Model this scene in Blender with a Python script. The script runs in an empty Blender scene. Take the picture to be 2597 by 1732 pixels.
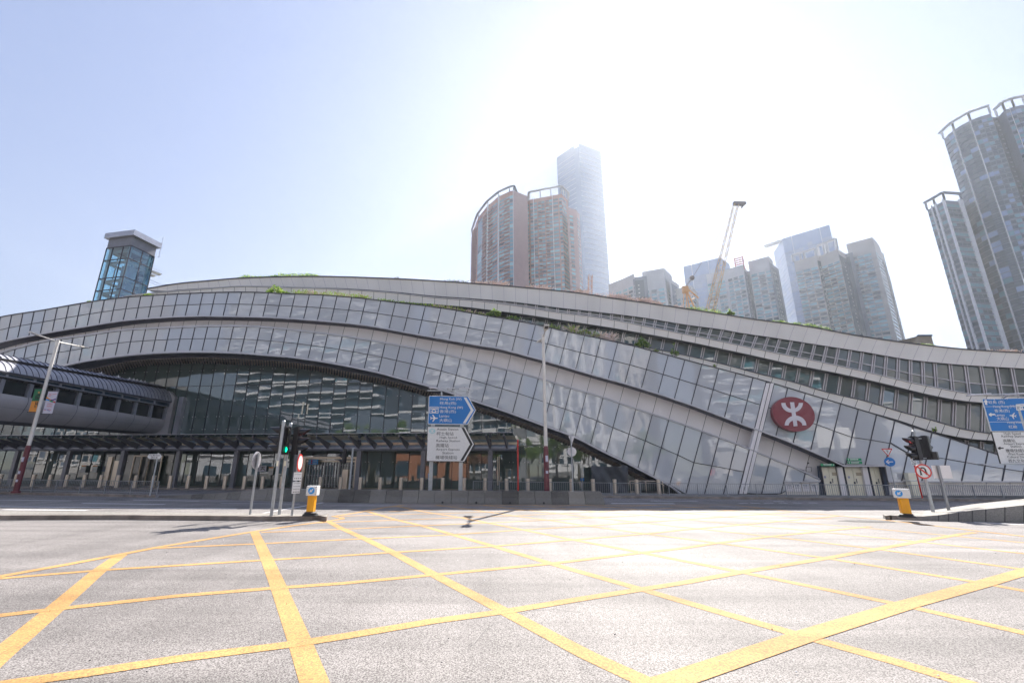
import bpy, bmesh, math, random
from mathutils import Vector, Matrix
R = random.Random(7)
sc = bpy.context.scene
col = sc.collection
# ------------------------------------------------------------------ camera, sky, sun, exposure
F, W, H, CX, CY = 1155.0, 2597, 1732, 1255.0, 866.0      # photo calibration (photo pixels)
PITCH, ROLL, HC = math.radians(15.9), math.radians(-0.36), 1.65
cam = bpy.data.cameras.new('camera'); camo = bpy.data.objects.new('camera', cam); col.objects.link(camo)
cam.sensor_width = 36; cam.lens = F / W * 36; cam.shift_x = (W / 2 - CX) / W
cam.clip_start = .1; cam.clip_end = 6000
camo.matrix_world = Matrix.Translation((0, 0, HC)) @ Matrix.Rotation(math.pi / 2 + PITCH, 4, 'X') @ Matrix.Rotation(-ROLL, 4, 'Z')
sc.camera = camo
SUN_AZ, SUN_EL = math.radians(20), math.radians(41)
w = bpy.data.worlds.new('World'); sc.world = w; w.use_nodes = True
nt = w.node_tree; bg = nt.nodes['Background']
sky = nt.nodes.new('ShaderNodeTexSky'); sky.sky_type = 'NISHITA'; sky.sun_disc = False
sky.sun_elevation = SUN_EL; sky.sun_rotation = SUN_AZ; sky.air_density = 1.0; sky.dust_density = .12; sky.ozone_density = 3.0
gm = nt.nodes.new('ShaderNodeGamma'); gm.inputs[1].default_value = .30
hs = nt.nodes.new('ShaderNodeHueSaturation'); hs.inputs['Saturation'].default_value = 1.9; hs.inputs['Hue'].default_value = .528
nt.links.new(sky.outputs[0], gm.inputs[0]); nt.links.new(gm.outputs[0], hs.inputs['Color']); nt.links.new(hs.outputs[0], bg.inputs[0]); bg.inputs[1].default_value = .093
sl = bpy.data.lights.new('sun', 'SUN'); sl.energy = 2.5; sl.angle = math.radians(.5); sl.color = (1, .95, .88)
so = bpy.data.objects.new('sun', sl); col.objects.link(so)
sd = Vector((math.sin(SUN_AZ) * math.cos(SUN_EL), math.cos(SUN_AZ) * math.cos(SUN_EL), math.sin(SUN_EL)))
so.rotation_euler = sd.to_track_quat('Z', 'Y').to_euler(); so.location = (0, 0, 80)
sc.view_settings.view_transform = 'Standard'; sc.view_settings.look = 'None'
sc.view_settings.exposure = 2.4; sc.view_settings.gamma = 1
sc.cycles.max_bounces = 6; sc.cycles.transparent_max_bounces = 12
sc.cycles.volume_bounces = 0

# ------------------------------------------------------------------ measuring helpers: a photo pixel -> a point on a known real surface
def ray(x, y):
    a, b = (x - CX) / F, -(y - CY) / F
    c, s = math.cos(ROLL), math.sin(ROLL)
    r, u = a * c + b * s, -a * s + b * c
    cp, sp = math.cos(PITCH), math.sin(PITCH)
    return (r, cp - u * sp, sp + u * cp)
def onz(x, y, z=0):
    d = ray(x, y); t = (z - HC) / d[2]; return Vector((d[0] * t, d[1] * t, z))
def onY(x, y, Y):
    d = ray(x, y); t = Y / d[1]; return Vector((d[0] * t, Y, HC + d[2] * t))
K = -.15
def onp(x, y, Y0, k=K):
    d = ray(x, y); t = Y0 / (d[1] - k * d[0]); return Vector((d[0] * t, d[1] * t, HC + d[2] * t))
NRM = Vector((.15, 1, 0)).normalized()     # into the station
TAN = Vector((1, -.15, 0)).normalized()    # along the station
UP = Vector((0, 0, 1))
def curve(pts):
    pts = sorted(pts)
    n = len(pts)
    ms = []
    for i in range(n):
        if i == 0: m = (pts[1][1] - pts[0][1]) / (pts[1][0] - pts[0][0])
        elif i == n - 1: m = (pts[-1][1] - pts[-2][1]) / (pts[-1][0] - pts[-2][0])
        else: m = (pts[i + 1][1] - pts[i - 1][1]) / (pts[i + 1][0] - pts[i - 1][0])
        ms.append(m)
    def f(x):
        if x <= pts[0][0]: return pts[0][1] + ms[0] * (x - pts[0][0])
        if x >= pts[-1][0]: return pts[-1][1] + ms[-1] * (x - pts[-1][0])
        for i in range(n - 1):
            if x <= pts[i + 1][0]:
                x0, y0 = pts[i]; x1, y1 = pts[i + 1]; h = x1 - x0; t = (x - x0) / h
                return (2*t**3-3*t*t+1)*y0+(t**3-2*t*t+t)*h*ms[i]+(-2*t**3+3*t*t)*y1+(t**3-t*t)*h*ms[i+1]
    return f

# ------------------------------------------------------------------ mesh + tagging helpers
def tag(o, label=None, cat=None, group=None, kind=None):
    for k, v in (('label', label), ('category', cat), ('group', group), ('kind', kind)):
        if v: o[k] = v
    return o
def empty(name, loc, label, cat, group=None, rz=0):
    o = bpy.data.objects.new(name, None); o.location = loc; o.rotation_euler.z = rz; o.empty_display_size = .3
    col.objects.link(o); tag(o, label, cat, group); return o
class MB:
    def __init__(s): s.v = []; s.f = []; s.mi = []; s.sm = []
    def face(s, pts, mi=0, sm=False):
        b = len(s.v); s.v += [Vector(p) for p in pts]; s.f.append(list(range(b, b + len(pts)))); s.mi.append(mi); s.sm.append(sm)
    def mesh(s, vs, fs, mi=0, sm=False):
        b = len(s.v); s.v += [Vector(p) for p in vs]
        for f in fs: s.f.append([b + i for i in f]); s.mi.append(mi); s.sm.append(sm)
    def box(s, c, d, rz=0, mi=0, ax=None):      # centre, full size
        c = Vector(c)
        if ax is None: ax = (Vector((math.cos(rz), math.sin(rz), 0)), Vector((-math.sin(rz), math.cos(rz), 0)), UP)
        vs = [c + ax[0] * d[0] * .5 * i + ax[1] * d[1] * .5 * j + ax[2] * d[2] * .5 * k for k in (-1, 1) for j in (-1, 1) for i in (-1, 1)]
        s.mesh(vs, [(0, 2, 3, 1), (4, 5, 7, 6), (0, 1, 5, 4), (2, 6, 7, 3), (0, 4, 6, 2), (1, 3, 7, 5)], mi)
    def bar(s, p, q, wd, dp, n=None, mi=0):     # box beam from p to q; wd across, dp along n
        p, q = Vector(p), Vector(q); t = (q - p)
        L = t.length
        if L < 1e-6: return
        t /= L; n = Vector(n) if n is not None else (UP if abs(t.z) < .9 else Vector((0, 1, 0)))
        n = (n - t * n.dot(t)).normalized(); a = t.cross(n)
        if dp <= .006: s.k = getattr(s, 'k', 0) + 1; sh = n * ((s.k % 17) * .0005) * (-1 if n.y > 0 else 1); p, q = p + sh, q + sh   # thin strokes never share a plane
        s.box((p + q) / 2, (L, wd, dp), mi=mi, ax=(t, a, n))
    def tube(s, p, q, r0, r1=None, n=10, mi=0, cap=True):
        p, q = Vector(p), Vector(q); r1 = r0 if r1 is None else r1; t = (q - p).normalized()
        a = t.orthogonal().normalized(); b = t.cross(a); vs = []
        for c, r in ((p, r0), (q, r1)):
            for i in range(n):
                th = 2 * math.pi * i / n; vs.append(c + a * math.cos(th) * r + b * math.sin(th) * r)
        s.mesh(vs, [(i, (i + 1) % n, n + (i + 1) % n, n + i) for i in range(n)], mi, True)
        if cap: s.mesh(vs, [list(range(n))[::-1], list(range(n, 2 * n))], mi)
    def prism(s, pts, dirv, mi=0):              # polygon (3D points) extruded by dirv
        n = len(pts); pts = [Vector(p) for p in pts]; d = Vector(dirv)
        s.mesh(pts + [p + d for p in pts], [list(range(n))[::-1], list(range(n, 2 * n))] + [(i, (i + 1) % n, n + (i + 1) % n, n + i) for i in range(n)], mi)
    def ribbon(s, A, B, mi=0, sm=False):
        n = len(A); s.mesh(list(A) + list(B), [(i, i + 1, n + i + 1, n + i) for i in range(n - 1)], mi, sm)
    def sphere(s, c, r, n=8, m=5, sc=(1, 1, 1), mi=0):
        c = Vector(c); vs = []; fs = []
        for j in range(m + 1):
            ph = math.pi * j / m
            for i in range(n):
                th = 2 * math.pi * i / n
                vs.append(c + Vector((r * sc[0] * math.sin(ph) * math.cos(th), r * sc[1] * math.sin(ph) * math.sin(th), r * sc[2] * math.cos(ph))))
        for j in range(m):
            for i in range(n): fs.append((j * n + i, (j + 1) * n + i, (j + 1) * n + (i + 1) % n, j * n + (i + 1) % n))
        s.mesh(vs, fs, mi, True)
    def build(s, name, mats, parent=None, local=False, label=None, kind=None):
        me = bpy.data.meshes.new(name)
        off = Vector((0, 0, 0))
        if parent is not None and not local:
            bpy.context.view_layer.update() if False else None
            M_ = chain(parent).inverted(); vs = [M_ @ v for v in s.v]
        else: vs = s.v
        me.from_pydata([tuple(v) for v in vs], [], s.f)
        if not isinstance(mats, (list, tuple)): mats = [mats]
        for m in mats: me.materials.append(m)
        me.polygons.foreach_set('material_index', s.mi); me.polygons.foreach_set('use_smooth', s.sm); me.update()
        o = bpy.data.objects.new(name, me); col.objects.link(o)
        if parent is not None: o.parent = parent
        tag(o, label, kind=kind); return o
def chain(o):
    m = Matrix.Translation(o.location) @ o.rotation_euler.to_matrix().to_4x4()
    return chain(o.parent) @ m if o.parent else m
def children(o): return [c for c in bpy.data.objects if c.parent == o]
KIDS = {}
def copy_tree(o, parent=None, kids=None):
    c = o.copy(); col.objects.link(c); c.parent = parent
    for ch in children(o): copy_tree(ch, c)
    return c
ORD = ['first', 'second', 'third', 'fourth', 'fifth', 'sixth', 'seventh', 'eighth', 'ninth', 'tenth', 'eleventh', 'twelfth', 'thirteenth', 'fourteenth', 'fifteenth', 'sixteenth', 'seventeenth', 'eighteenth', 'nineteenth', 'twentieth']
def nth(i): return ORD[i] if i < 20 else 'twenty-' + ORD[i - 20]

# ------------------------------------------------------------------ materials
def mat(name, c, rough=.6, metal=0, var=.08, vs=1.5, bump=0, bs=20, coat=0, spec=.5, emit=None, es=0, streak=0):
    m = bpy.data.materials.new(name); m.use_nodes = True; n = m.node_tree; p = n.nodes['Principled BSDF']
    p.inputs['Roughness'].default_value = rough; p.inputs['Metallic'].default_value = metal
    p.inputs['Specular IOR Level'].default_value = spec; p.inputs['Coat Weight'].default_value = coat
    p.inputs['Base Color'].default_value = (*c, 1)
    tc = n.nodes.new('ShaderNodeTexCoord')
    if var:
        no = n.nodes.new('ShaderNodeTexNoise'); no.inputs['Scale'].default_value = vs; no.inputs['Detail'].default_value = 6
        mp = n.nodes.new('ShaderNodeMapping'); n.links.new(tc.outputs['Object'], mp.inputs[0]); n.links.new(mp.outputs[0], no.inputs['Vector'])
        if streak: mp.inputs['Scale'].default_value = (1, 1, streak)
        cr = n.nodes.new('ShaderNodeValToRGB'); cr.color_ramp.elements[0].position = .3; cr.color_ramp.elements[1].position = .72
        cr.color_ramp.elements[0].color = (*[x * (1 - var) for x in c], 1); cr.color_ramp.elements[1].color = (*[min(1, x * (1 + var)) for x in c], 1)
        n.links.new(no.outputs[0], cr.inputs[0]); n.links.new(cr.outputs[0], p.inputs['Base Color'])
    if bump:
        nb = n.nodes.new('ShaderNodeTexNoise'); nb.inputs['Scale'].default_value = bs; nb.inputs['Detail'].default_value = 4
        n.links.new(tc.outputs['Object'], nb.inputs['Vector'])
        b = n.nodes.new('ShaderNodeBump'); b.inputs['Strength'].default_value = bump; b.inputs['Distance'].default_value = .02
        n.links.new(nb.outputs[0], b.inputs['Height']); n.links.new(b.outputs[0], p.inputs['Normal'])
    if emit: p.inputs['Emission Color'].default_value = (*emit, 1); p.inputs['Emission Strength'].default_value = es
    return m
def glassmat(name, base, rough, ior, wave=.02, ws=.45, var=.06, diff=.5, tint=(1, 1, 1), pane=None):
    """opaque tinted facade glass: body colour + mirror coat with slow waves (toughened glass)"""
    m = bpy.data.materials.new(name); m.use_nodes = True; n = m.node_tree; p = n.nodes['Principled BSDF']
    p.inputs['Roughness'].default_value = diff; p.inputs['Specular IOR Level'].default_value = .2
    p.inputs['Coat Weight'].default_value = 1; p.inputs['Coat Roughness'].default_value = rough; p.inputs['Coat IOR'].default_value = ior
    p.inputs['Coat Tint'].default_value = (*tint, 1)
    tc = n.nodes.new('ShaderNodeTexCoord')
    no = n.nodes.new('ShaderNodeTexNoise'); no.inputs['Scale'].default_value = ws; no.inputs['Detail'].default_value = 1.5
    mp = n.nodes.new('ShaderNodeMapping'); mp.inputs['Scale'].default_value = (1, 1, 2.2)
    n.links.new(tc.outputs['Object'], mp.inputs[0]); n.links.new(mp.outputs[0], no.inputs['Vector'])
    b = n.nodes.new('ShaderNodeBump'); b.inputs['Strength'].default_value = 1; b.inputs['Distance'].default_value = wave
    n.links.new(no.outputs[0], b.inputs['Height']); n.links.new(b.outputs[0], p.inputs['Coat Normal'])
    n2 = n.nodes.new('ShaderNodeTexNoise'); n2.inputs['Scale'].default_value = .25; n2.inputs['Detail'].default_value = 5
    n.links.new(tc.outputs['Object'], n2.inputs['Vector'])
    cr = n.nodes.new('ShaderNodeValToRGB'); cr.color_ramp.elements[0].position = .3; cr.color_ramp.elements[1].position = .7
    cr.color_ramp.elements[0].color = (*[x * (1 - var) for x in base], 1); cr.color_ramp.elements[1].color = (*[min(1, x * (1 + var)) for x in base], 1)
    n.links.new(n2.outputs[0], cr.inputs[0]); n.links.new(cr.outputs[0], p.inputs['Base Color'])
    return m
M = {}
M['frit'] = glassmat('fritted_glass', (.49, .505, .525), .03, 1.9, .006, .7)
M['frit2'] = glassmat('fritted_glass_b', (.52, .535, .555), .04, 1.85, .006, .8)
M['frit3'] = glassmat('fritted_glass_c', (.47, .485, .505), .03, 1.95, .007, .6)
M['curtain'] = glassmat('curtain_glass', (.075, .11, .108), .01, 2.2, .0028, .4)
M['teal'] = glassmat('teal_window', (.07, .21, .27), .08, 1.9, .004, 1)
M['teal2'] = glassmat('teal_window_pale', (.18, .40, .46), .1, 1.8, .004, 1)
M['tealdk'] = glassmat('dark_window', (.02, .045, .075), .06, 1.5, .004, 1)
M['blueglass'] = glassmat('blue_tower_glass', (.17, .25, .42), .1, 1.7, .01, .3)
M['iccglass'] = glassmat('pale_tower_glass', (.22, .28, .40), .15, 1.7, .01, .2)
M['office'] = glassmat('window_strip_glass', (.085, .10, .09), .03, 1.7, .008, .8)
M['bluetint'] = glassmat('door_glass', (.04, .055, .06), .02, 2.0, .01, 1)
M['alu'] = mat('aluminium_panel', (.79, .75, .745), .38, .0, .05, .5, streak=.3, spec=.6)
M['alu2'] = mat('aluminium_panel_warm', (.74, .70, .65), .42, .0, .06, .5, streak=.3, spec=.5)
M['rim'] = mat('silver_rim', (.5, .49, .52), .4, .3, .05)
M['mull'] = mat('dark_mullion', (.055, .055, .07), .45, .3, .1)
M['mullg'] = mat('grey_mullion', (.52, .48, .49), .4, .3, .08)
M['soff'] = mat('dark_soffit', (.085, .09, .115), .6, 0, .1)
M['louv'] = mat('soffit_louvre', (.42, .34, .30), .55, .1, .12)
M['seam'] = mat('panel_seam', (.06, .055, .055), .8)
M['rooftop'] = mat('green_roof_soil', (.12, .12, .07), .9, 0, .3, 3, .5, 10)
M['steel'] = mat('brushed_steel', (.62, .53, .44), .32, .75, .12, 3, streak=.1)
M['dsteel'] = mat('dark_painted_steel', (.17, .17, .195), .4, .3, .12)
M['pipe'] = mat('grey_steel_pipe', (.38, .39, .45), .32, .6, .1)
M['zinc'] = mat('zinc_roof', (.34, .345, .385), .75, .0, .12, 2)
M['zincd'] = mat('zinc_seam', (.10, .10, .13), .5, .3)
M['clad'] = mat('footbridge_cladding', (.40, .385, .40), .5, .1, .1, .8)
M['galv'] = mat('galvanised_steel', (.42, .44, .46), .42, .55, .12, 6)
M['galvd'] = mat('galvanised_railing', (.30, .31, .33), .5, .5, .1, 6)
M['white'] = mat('white_paint', (.78, .77, .75), .45, 0, .05, 8)
M['cream'] = mat('cream_door_paint', (.86, .81, .64), .4, 0, .05, 2)
M['cream2'] = mat('cream_lamp_post_paint', (.72, .68, .62), .35, 0, .06, 3)
M['maroon'] = mat('maroon_paint', (.16, .035, .045), .45, 0, .2, 4)
M['red'] = mat('red_paint', (.62, .04, .03), .4, 0, .06)
M['logo'] = mat('logo_red', (.23, .035, .05), .35, 0, .04)
M['logow'] = mat('logo_white', (.66, .62, .66), .4, 0, .03)
M['blue'] = mat('sign_blue', (.0, .17, .52), .35, 0, .05)
M['blue2'] = mat('arrow_blue', (.03, .33, .80), .35, 0, .05)
M['black'] = mat('black_plastic', (.018, .018, .022), .38, 0, .1)
M['ink'] = mat('sign_black', (.035, .035, .035), .5, 0, .05)
M['yellowbox'] = mat('beacon_amber', (.95, .40, .01), .3, 0, .15, 5, streak=.4)
M['rubber'] = mat('black_rubber', (.03, .03, .03), .7, 0, .2, 10)
M['bridgewin'] = glassmat('bridge_window', (.012, .016, .02), .03, 1.45, .004, .6)
M['green'] = mat('sign_green', (.015, .33, .12), .4, 0, .05)
M['banneg'] = mat('banner_green', (.03, .17, .08), .6, 0, .25, 3)
M['bannero'] = mat('banner_orange', (.80, .32, .06), .6, 0, .08, 3)
M['bannerw'] = mat('banner_white', (.62, .60, .70), .6, 0, .04, 3)
M['greenlit'] = mat('lit_green_lens', (.0, .35, .2), .3, 0, 0, emit=(0, .8, .35), es=1.1)
M['redlit'] = mat('lit_red_lens', (.35, .02, .03), .3, 0, 0, emit=(1, .06, .08), es=.12)
M['lens'] = mat('dark_lens', (.10, .09, .085), .15, 0, .2, 20, coat=1)
M['downlit'] = mat('lit_downlight', (.9, .8, .6), .3, 0, 0, emit=(1, .85, .6), es=2.5)
M['tarp'] = mat('black_tarpaulin', (.05, .055, .065), .55, 0, .15, 2, .6, 3)
M['kerb'] = mat('kerb_stone', (.26, .22, .19), .9, 0, .35, 2, .4, 30)
M['terr'] = mat('terracotta_wall', (.33, .15, .11), .7, 0, .1, .3)
M['pinkw'] = mat('pink_tile_wall', (.34, .21, .21), .7, 0, .08, .3)
M['concw'] = mat('pale_tower_wall', (.42, .43, .46), .75, 0, .08, .2)
M['beigew'] = mat('beige_tower_wall', (.40, .385, .38), .75, 0, .08, .2)
M['greyw'] = mat('grey_tower_wall', (.11, .14, .20), .7, 0, .1, .2)
M['whitew'] = mat('white_tower_trim', (.62, .63, .66), .6, 0, .05, .2)
M['cranew'] = mat('crane_yellow', (.55, .36, .14), .5, 0, .12, 1)
M['craned'] = mat('crane_cable', (.12, .10, .10), .6)
M['brown'] = mat('brown_brick', (.30, .13, .075), .8, 0, .15, 1)
M['bark'] = mat('bark', (.09, .07, .05), .9, 0, .3, 4)
for i, c in enumerate([(.13, .21, .035), (.26, .34, .05), (.08, .14, .03)]):
    m = mat('leaf_%d' % i, c, .6, 0, .3, 4); M['leaf%d' % i] = m
    p = m.node_tree.nodes['Principled BSDF']; p.inputs['Transmission Weight'].default_value = 0
    tr = m.node_tree.nodes.new('ShaderNodeBsdfTranslucent'); tr.inputs[0].default_value = (*[x * 2.4 for x in c], 1)
    mx = m.node_tree.nodes.new('ShaderNodeMixShader'); mx.inputs[0].default_value = .5
    out = m.node_tree.nodes['Material Output']
    m.node_tree.links.new(p.outputs[0], mx.inputs[1]); m.node_tree.links.new(tr.outputs[0], mx.inputs[2]); m.node_tree.links.new(mx.outputs[0], out.inputs[0])
M['straw'] = mat('dry_grass', (.62, .48, .38), .8, 0, .2, 4)
M['strawp'] = mat('pink_plume', (.75, .62, .60), .8, 0, .15, 4)

def grained(name, c0, c1, c2, rough, big=.34, wear=None, scale=70, bump=.35, sky_s=.5, tracks=False):
    """stone-chip asphalt: fine light and dark chips, soft large patches and wheel-track wear"""
    m = bpy.data.materials.new(name); m.use_nodes = True; n = m.node_tree; L = n.links.new; p = n.nodes['Principled BSDF']
    tc = n.nodes.new('ShaderNodeTexCoord')
    v = n.nodes.new('ShaderNodeTexVoronoi'); v.inputs['Scale'].default_value = scale; L(tc.outputs['Object'], v.inputs['Vector'])
    f = n.nodes.new('ShaderNodeTexNoise'); f.inputs['Scale'].default_value = scale * 1.1; f.inputs['Detail'].default_value = 3; L(tc.outputs['Object'], f.inputs['Vector'])
    cr = n.nodes.new('ShaderNodeValToRGB'); e = cr.color_ramp.elements
    e[0].position = .40; e[0].color = (*c0, 1); e[1].position = .60; e[1].color = (*c2, 1); x = e.new(.48); x.color = (*c1, 1)
    ad = n.nodes.new('ShaderNodeMath'); ad.operation = 'MULTIPLY_ADD'; ad.inputs[1].default_value = .22; 
    L(v.outputs['Color'], ad.inputs[0]); sb = n.nodes.new('ShaderNodeMath'); sb.operation = 'SUBTRACT'; sb.inputs[1].default_value = .11
    L(f.outputs[0], sb.inputs[0]); L(sb.outputs[0], ad.inputs[2]); L(ad.outputs[0], cr.inputs[0])
    g = n.nodes.new('ShaderNodeTexNoise'); g.inputs['Scale'].default_value = .22; g.inputs['Detail'].default_value = 7; g.inputs['Roughness'].default_value = .6
    mp = n.nodes.new('ShaderNodeMapping'); mp.inputs['Scale'].default_value = (.5, 1.3, 1); L(tc.outputs['Object'], mp.inputs[0]); L(mp.outputs[0], g.inputs['Vector'])
    gr = n.nodes.new('ShaderNodeMapRange'); gr.inputs[1].default_value = .3; gr.inputs[2].default_value = .7; gr.inputs[3].default_value = 1 - big; gr.inputs[4].default_value = 1 + big * .6
    L(g.outputs[0], gr.inputs[0])
    fac = gr.outputs[0]
    if tracks:                                        # tyre-polished streaks and old oil along the two traffic directions
        for sc3, lo in (((.05, 1.1, 1), .80), ((.9, .06, 1), .90)):
            t2 = n.nodes.new('ShaderNodeTexNoise'); t2.inputs['Scale'].default_value = 1; t2.inputs['Detail'].default_value = 5; m2 = n.nodes.new('ShaderNodeMapping'); m2.inputs['Scale'].default_value = sc3; m2.inputs['Rotation'].default_value = (0, 0, .12)
            L(tc.outputs['Object'], m2.inputs[0]); L(m2.outputs[0], t2.inputs['Vector']); r2 = n.nodes.new('ShaderNodeMapRange'); r2.inputs[1].default_value = .38; r2.inputs[2].default_value = .56; r2.inputs[3].default_value = lo; r2.inputs[4].default_value = 1.06; L(t2.outputs[0], r2.inputs[0])
            mm = n.nodes.new('ShaderNodeMath'); mm.operation = 'MULTIPLY'; L(fac, mm.inputs[0]); L(r2.outputs[0], mm.inputs[1]); fac = mm.outputs[0]
    mu = n.nodes.new('ShaderNodeVectorMath'); mu.operation = 'SCALE'; L(cr.outputs[0], mu.inputs[0]); L(fac, mu.inputs['Scale'])
    L(mu.outputs[0], p.inputs['Base Color']); p.inputs['Roughness'].default_value = rough; p.inputs['Specular IOR Level'].default_value = sky_s
    b = n.nodes.new('ShaderNodeBump'); b.inputs['Strength'].default_value = bump; b.inputs['Distance'].default_value = .006
    L(ad.outputs[0], b.inputs['Height']); L(b.outputs[0], p.inputs['Normal'])
    return m
M['asphalt'] = grained('asphalt', (.10, .089, .083), (.215, .195, .183), (.345, .32, .303), .75, sky_s=.26, tracks=True)
M['farasphalt'] = grained('smooth_asphalt', (.16, .15, .145), (.20, .19, .185), (.25, .24, .23), .6, scale=40)
M['paving'] = grained('paving', (.22, .20, .175), (.27, .25, .22), (.31, .29, .26), .85, scale=12, bump=.1)
M['concrete'] = grained('barrier_concrete', (.20, .185, .165), (.235, .22, .20), (.265, .25, .225), .85, scale=30, big=.55, bump=.2)
M['ypaint'] = grained('yellow_road_paint', (.30, .20, .10), (.54, .29, .095), (.60, .345, .13), .8, scale=60, big=.18, tracks=True, sky_s=.25)
M['wpaint'] = grained('white_road_paint', (.55, .54, .52), (.68, .67, .65), (.75, .74, .73), .6, scale=60, big=.15)

# ------------------------------------------------------------------ writing: a text mesh fitted to a box on a surface
def text_mb(mb, s, P, x0, x1, y0, y1, mi=0, bold=.004):
    """P(x, y): photo pixel -> point on the sign face. The lettering stands upright in the plane of the face."""
    c = bpy.data.curves.new('t', 'FONT'); c.body = s; c.offset = 0 if any(ord(ch) > 255 for ch in s) else min(bold, .006); c.resolution_u = 2
    o = bpy.data.objects.new('t', c); col.objects.link(o)
    me = bpy.data.meshes.new_from_object(o.evaluated_get(bpy.context.evaluated_depsgraph_get()))
    bpy.data.objects.remove(o); bpy.data.curves.remove(c)
    if not len(me.vertices): return
    xs = [v.co.x for v in me.vertices]; ys = [v.co.y for v in me.vertices]
    a, b, c_, d = min(xs), max(xs), min(ys), max(ys)
    ym = (y0 + y1) / 2
    A, B = P(x0, ym), P(x1, ym); r = (B - A); 
    T, Bo = P((x0 + x1) / 2, y0), P((x0 + x1) / 2, y1); hh = (T - Bo).z
    r.z = 0
    base = (A + B) / 2 - r / 2; base.z = Bo.z
    vs = [base + r * ((v.co.x - a) / (b - a)) + UP * (hh * (v.co.y - c_) / (d - c_)) for v in me.vertices]
    mb.mesh(vs, [list(p.vertices) for p in me.polygons], mi)
    bpy.data.meshes.remove(me)

# ================================================================== GROUND
mb = MB(); mb.face([(-900, -500, 0), (900, -500, 0), (900, 1500, 0), (-900, 1500, 0)]); tag(mb.build('ground', M['farasphalt']), kind='structure')
mb = MB(); mb.face([(-120, -20, .002), (120, -20, .002), (120, 60, .002), (-120, 60, .002)]); tag(mb.build('road', M['asphalt']), kind='structure')
# station forecourt: kerbed pavement reaching under the building
KL = [(-90, 44), (-21.5, 40), (-8, 36.2), (0, 33.6), (8, 31.8), (21, 30.7), (31, 30.4), (90, 31.5)]
def kerb_slab(name, front, back, h=.15, w=.28, m1='paving', m2='kerb'):
    """pavement slab with a separate stone kerb along its front edge"""
    a = MB(); b = MB(); n = len(front)
    f = [Vector((x, y, 0)) for x, y in front]; k = [Vector((x, y, 0)) for x, y in back]
    ins = [p + (q - p).normalized() * w for p, q in zip(f, k)]
    Z = Vector((0, 0, h))
    b.ribbon(f, [p + Z for p in f]); b.ribbon([p + Z for p in f], [p + Z for p in ins])
    a.ribbon([p + Z - Vector((0, 0, .003)) for p in ins], [p + Z for p in k])
    o = a.build(name, M[m1]); tag(o, kind='structure')
    o2 = b.build('kerb', M[m2]); tag(o2, kind='structure'); return o
kerb_slab('pavement', KL, [(x, 140) for x, y in KL])
# narrow left island in front of the forecourt lay-by (carries the railing and the banner lamp post)
IL = [(-70, 33.2), (-32.6, 31.75), (-20.4, 29.0)]
kerb_slab('traffic_island', IL, [(-70, 34.8), (-33.2, 33.4), (-20.6, 29.4)])
# near left island with the signals
il = [onz(x, y, 0) for x, y in [(-700, 1321), (0, 1318.5), (300, 1317.6), (600, 1320), (700, 1321.3), (790, 1319.8), (822, 1316.5), (832, 1313)]]
ib = [onz(x, y, .15) for x, y in [(-700, 1292), (0, 1295), (300, 1297), (600, 1300), (700, 1302), (770, 1304), (812, 1307), (829, 1310.5)]]
kerb_slab('traffic_island', [(p.x, p.y) for p in il], [(p.x, p.y) for p in ib], w=.22)
mbk = MB(); Z = Vector((0, 0, .149)); mbk.ribbon([Vector((p.x, p.y, 0)) for p in ib], [Vector((p.x, p.y, 0)) + Z for p in ib]); mbk.face([Vector((il[-1].x, il[-1].y, 0)), Vector((ib[-1].x, ib[-1].y, 0)), Vector((ib[-1].x, ib[-1].y, .149)), Vector((il[-1].x, il[-1].y, .15))])
tag(mbk.build('kerb', M['kerb']), kind='structure')
# right island: a kerb nose that swells into a concrete ramp wall
sec = [((2239, 1314), (2241, 1309), (2244, 1307.5)), ((2262, 1317.5), (2262, 1310), (2275, 1304)), ((2339, 1320.5), (2339, 1314), (2313, 1301)), ((2380, 1321.5), (2380, 1306), (2345, 1296)),
       ((2431, 1322.5), (2431, 1298.5), (2400, 1288.5)), ((2500, 1323.5), (2500, 1290.5), (2470, 1277)), ((2597, 1325), (2597, 1280.5), (2597, 1264)), ((2760, 1327), (2760, 1262), (2800, 1246))]
fr, tp, bk = [], [], []
for i, (a, b, c) in enumerate(sec):
    g = onz(*a); rise = max(.03, .15 if i < 3 else 0)
    t = onY(b[0], b[1], g.y + .06)
    if i < 3: t.z = .15
    fr.append(g); tp.append(t); q = onz(c[0], c[1], .15) if i < 3 else onY(c[0], c[1], t.y + (1.6 + i * .9)); q.z = t.z if i < 3 else q.z; bk.append(q)
mb = MB(); mb.ribbon(tp, bk); mb.ribbon(bk, [Vector((p.x, p.y, 0)) for p in bk]); tag(mb.build('traffic_island', M['paving']), kind='structure')
mb = MB(); mb.ribbon(fr, tp)
for i in range(3, len(sec) - 1):        # joints between the precast blocks
    for t in (.0, .5):
        p, q = fr[i].lerp(fr[i + 1], t), tp[i].lerp(tp[i + 1], t); mb.bar(p + Vector((0, -.004, 0)), q + Vector((0, -.004, 0)), .025, .01, (0, -1, 0), 1)
tag(mb.build('island_wall', [M['concrete'], M['seam']]), 'low concrete ramp wall rising along the right traffic island', 'wall')

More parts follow.
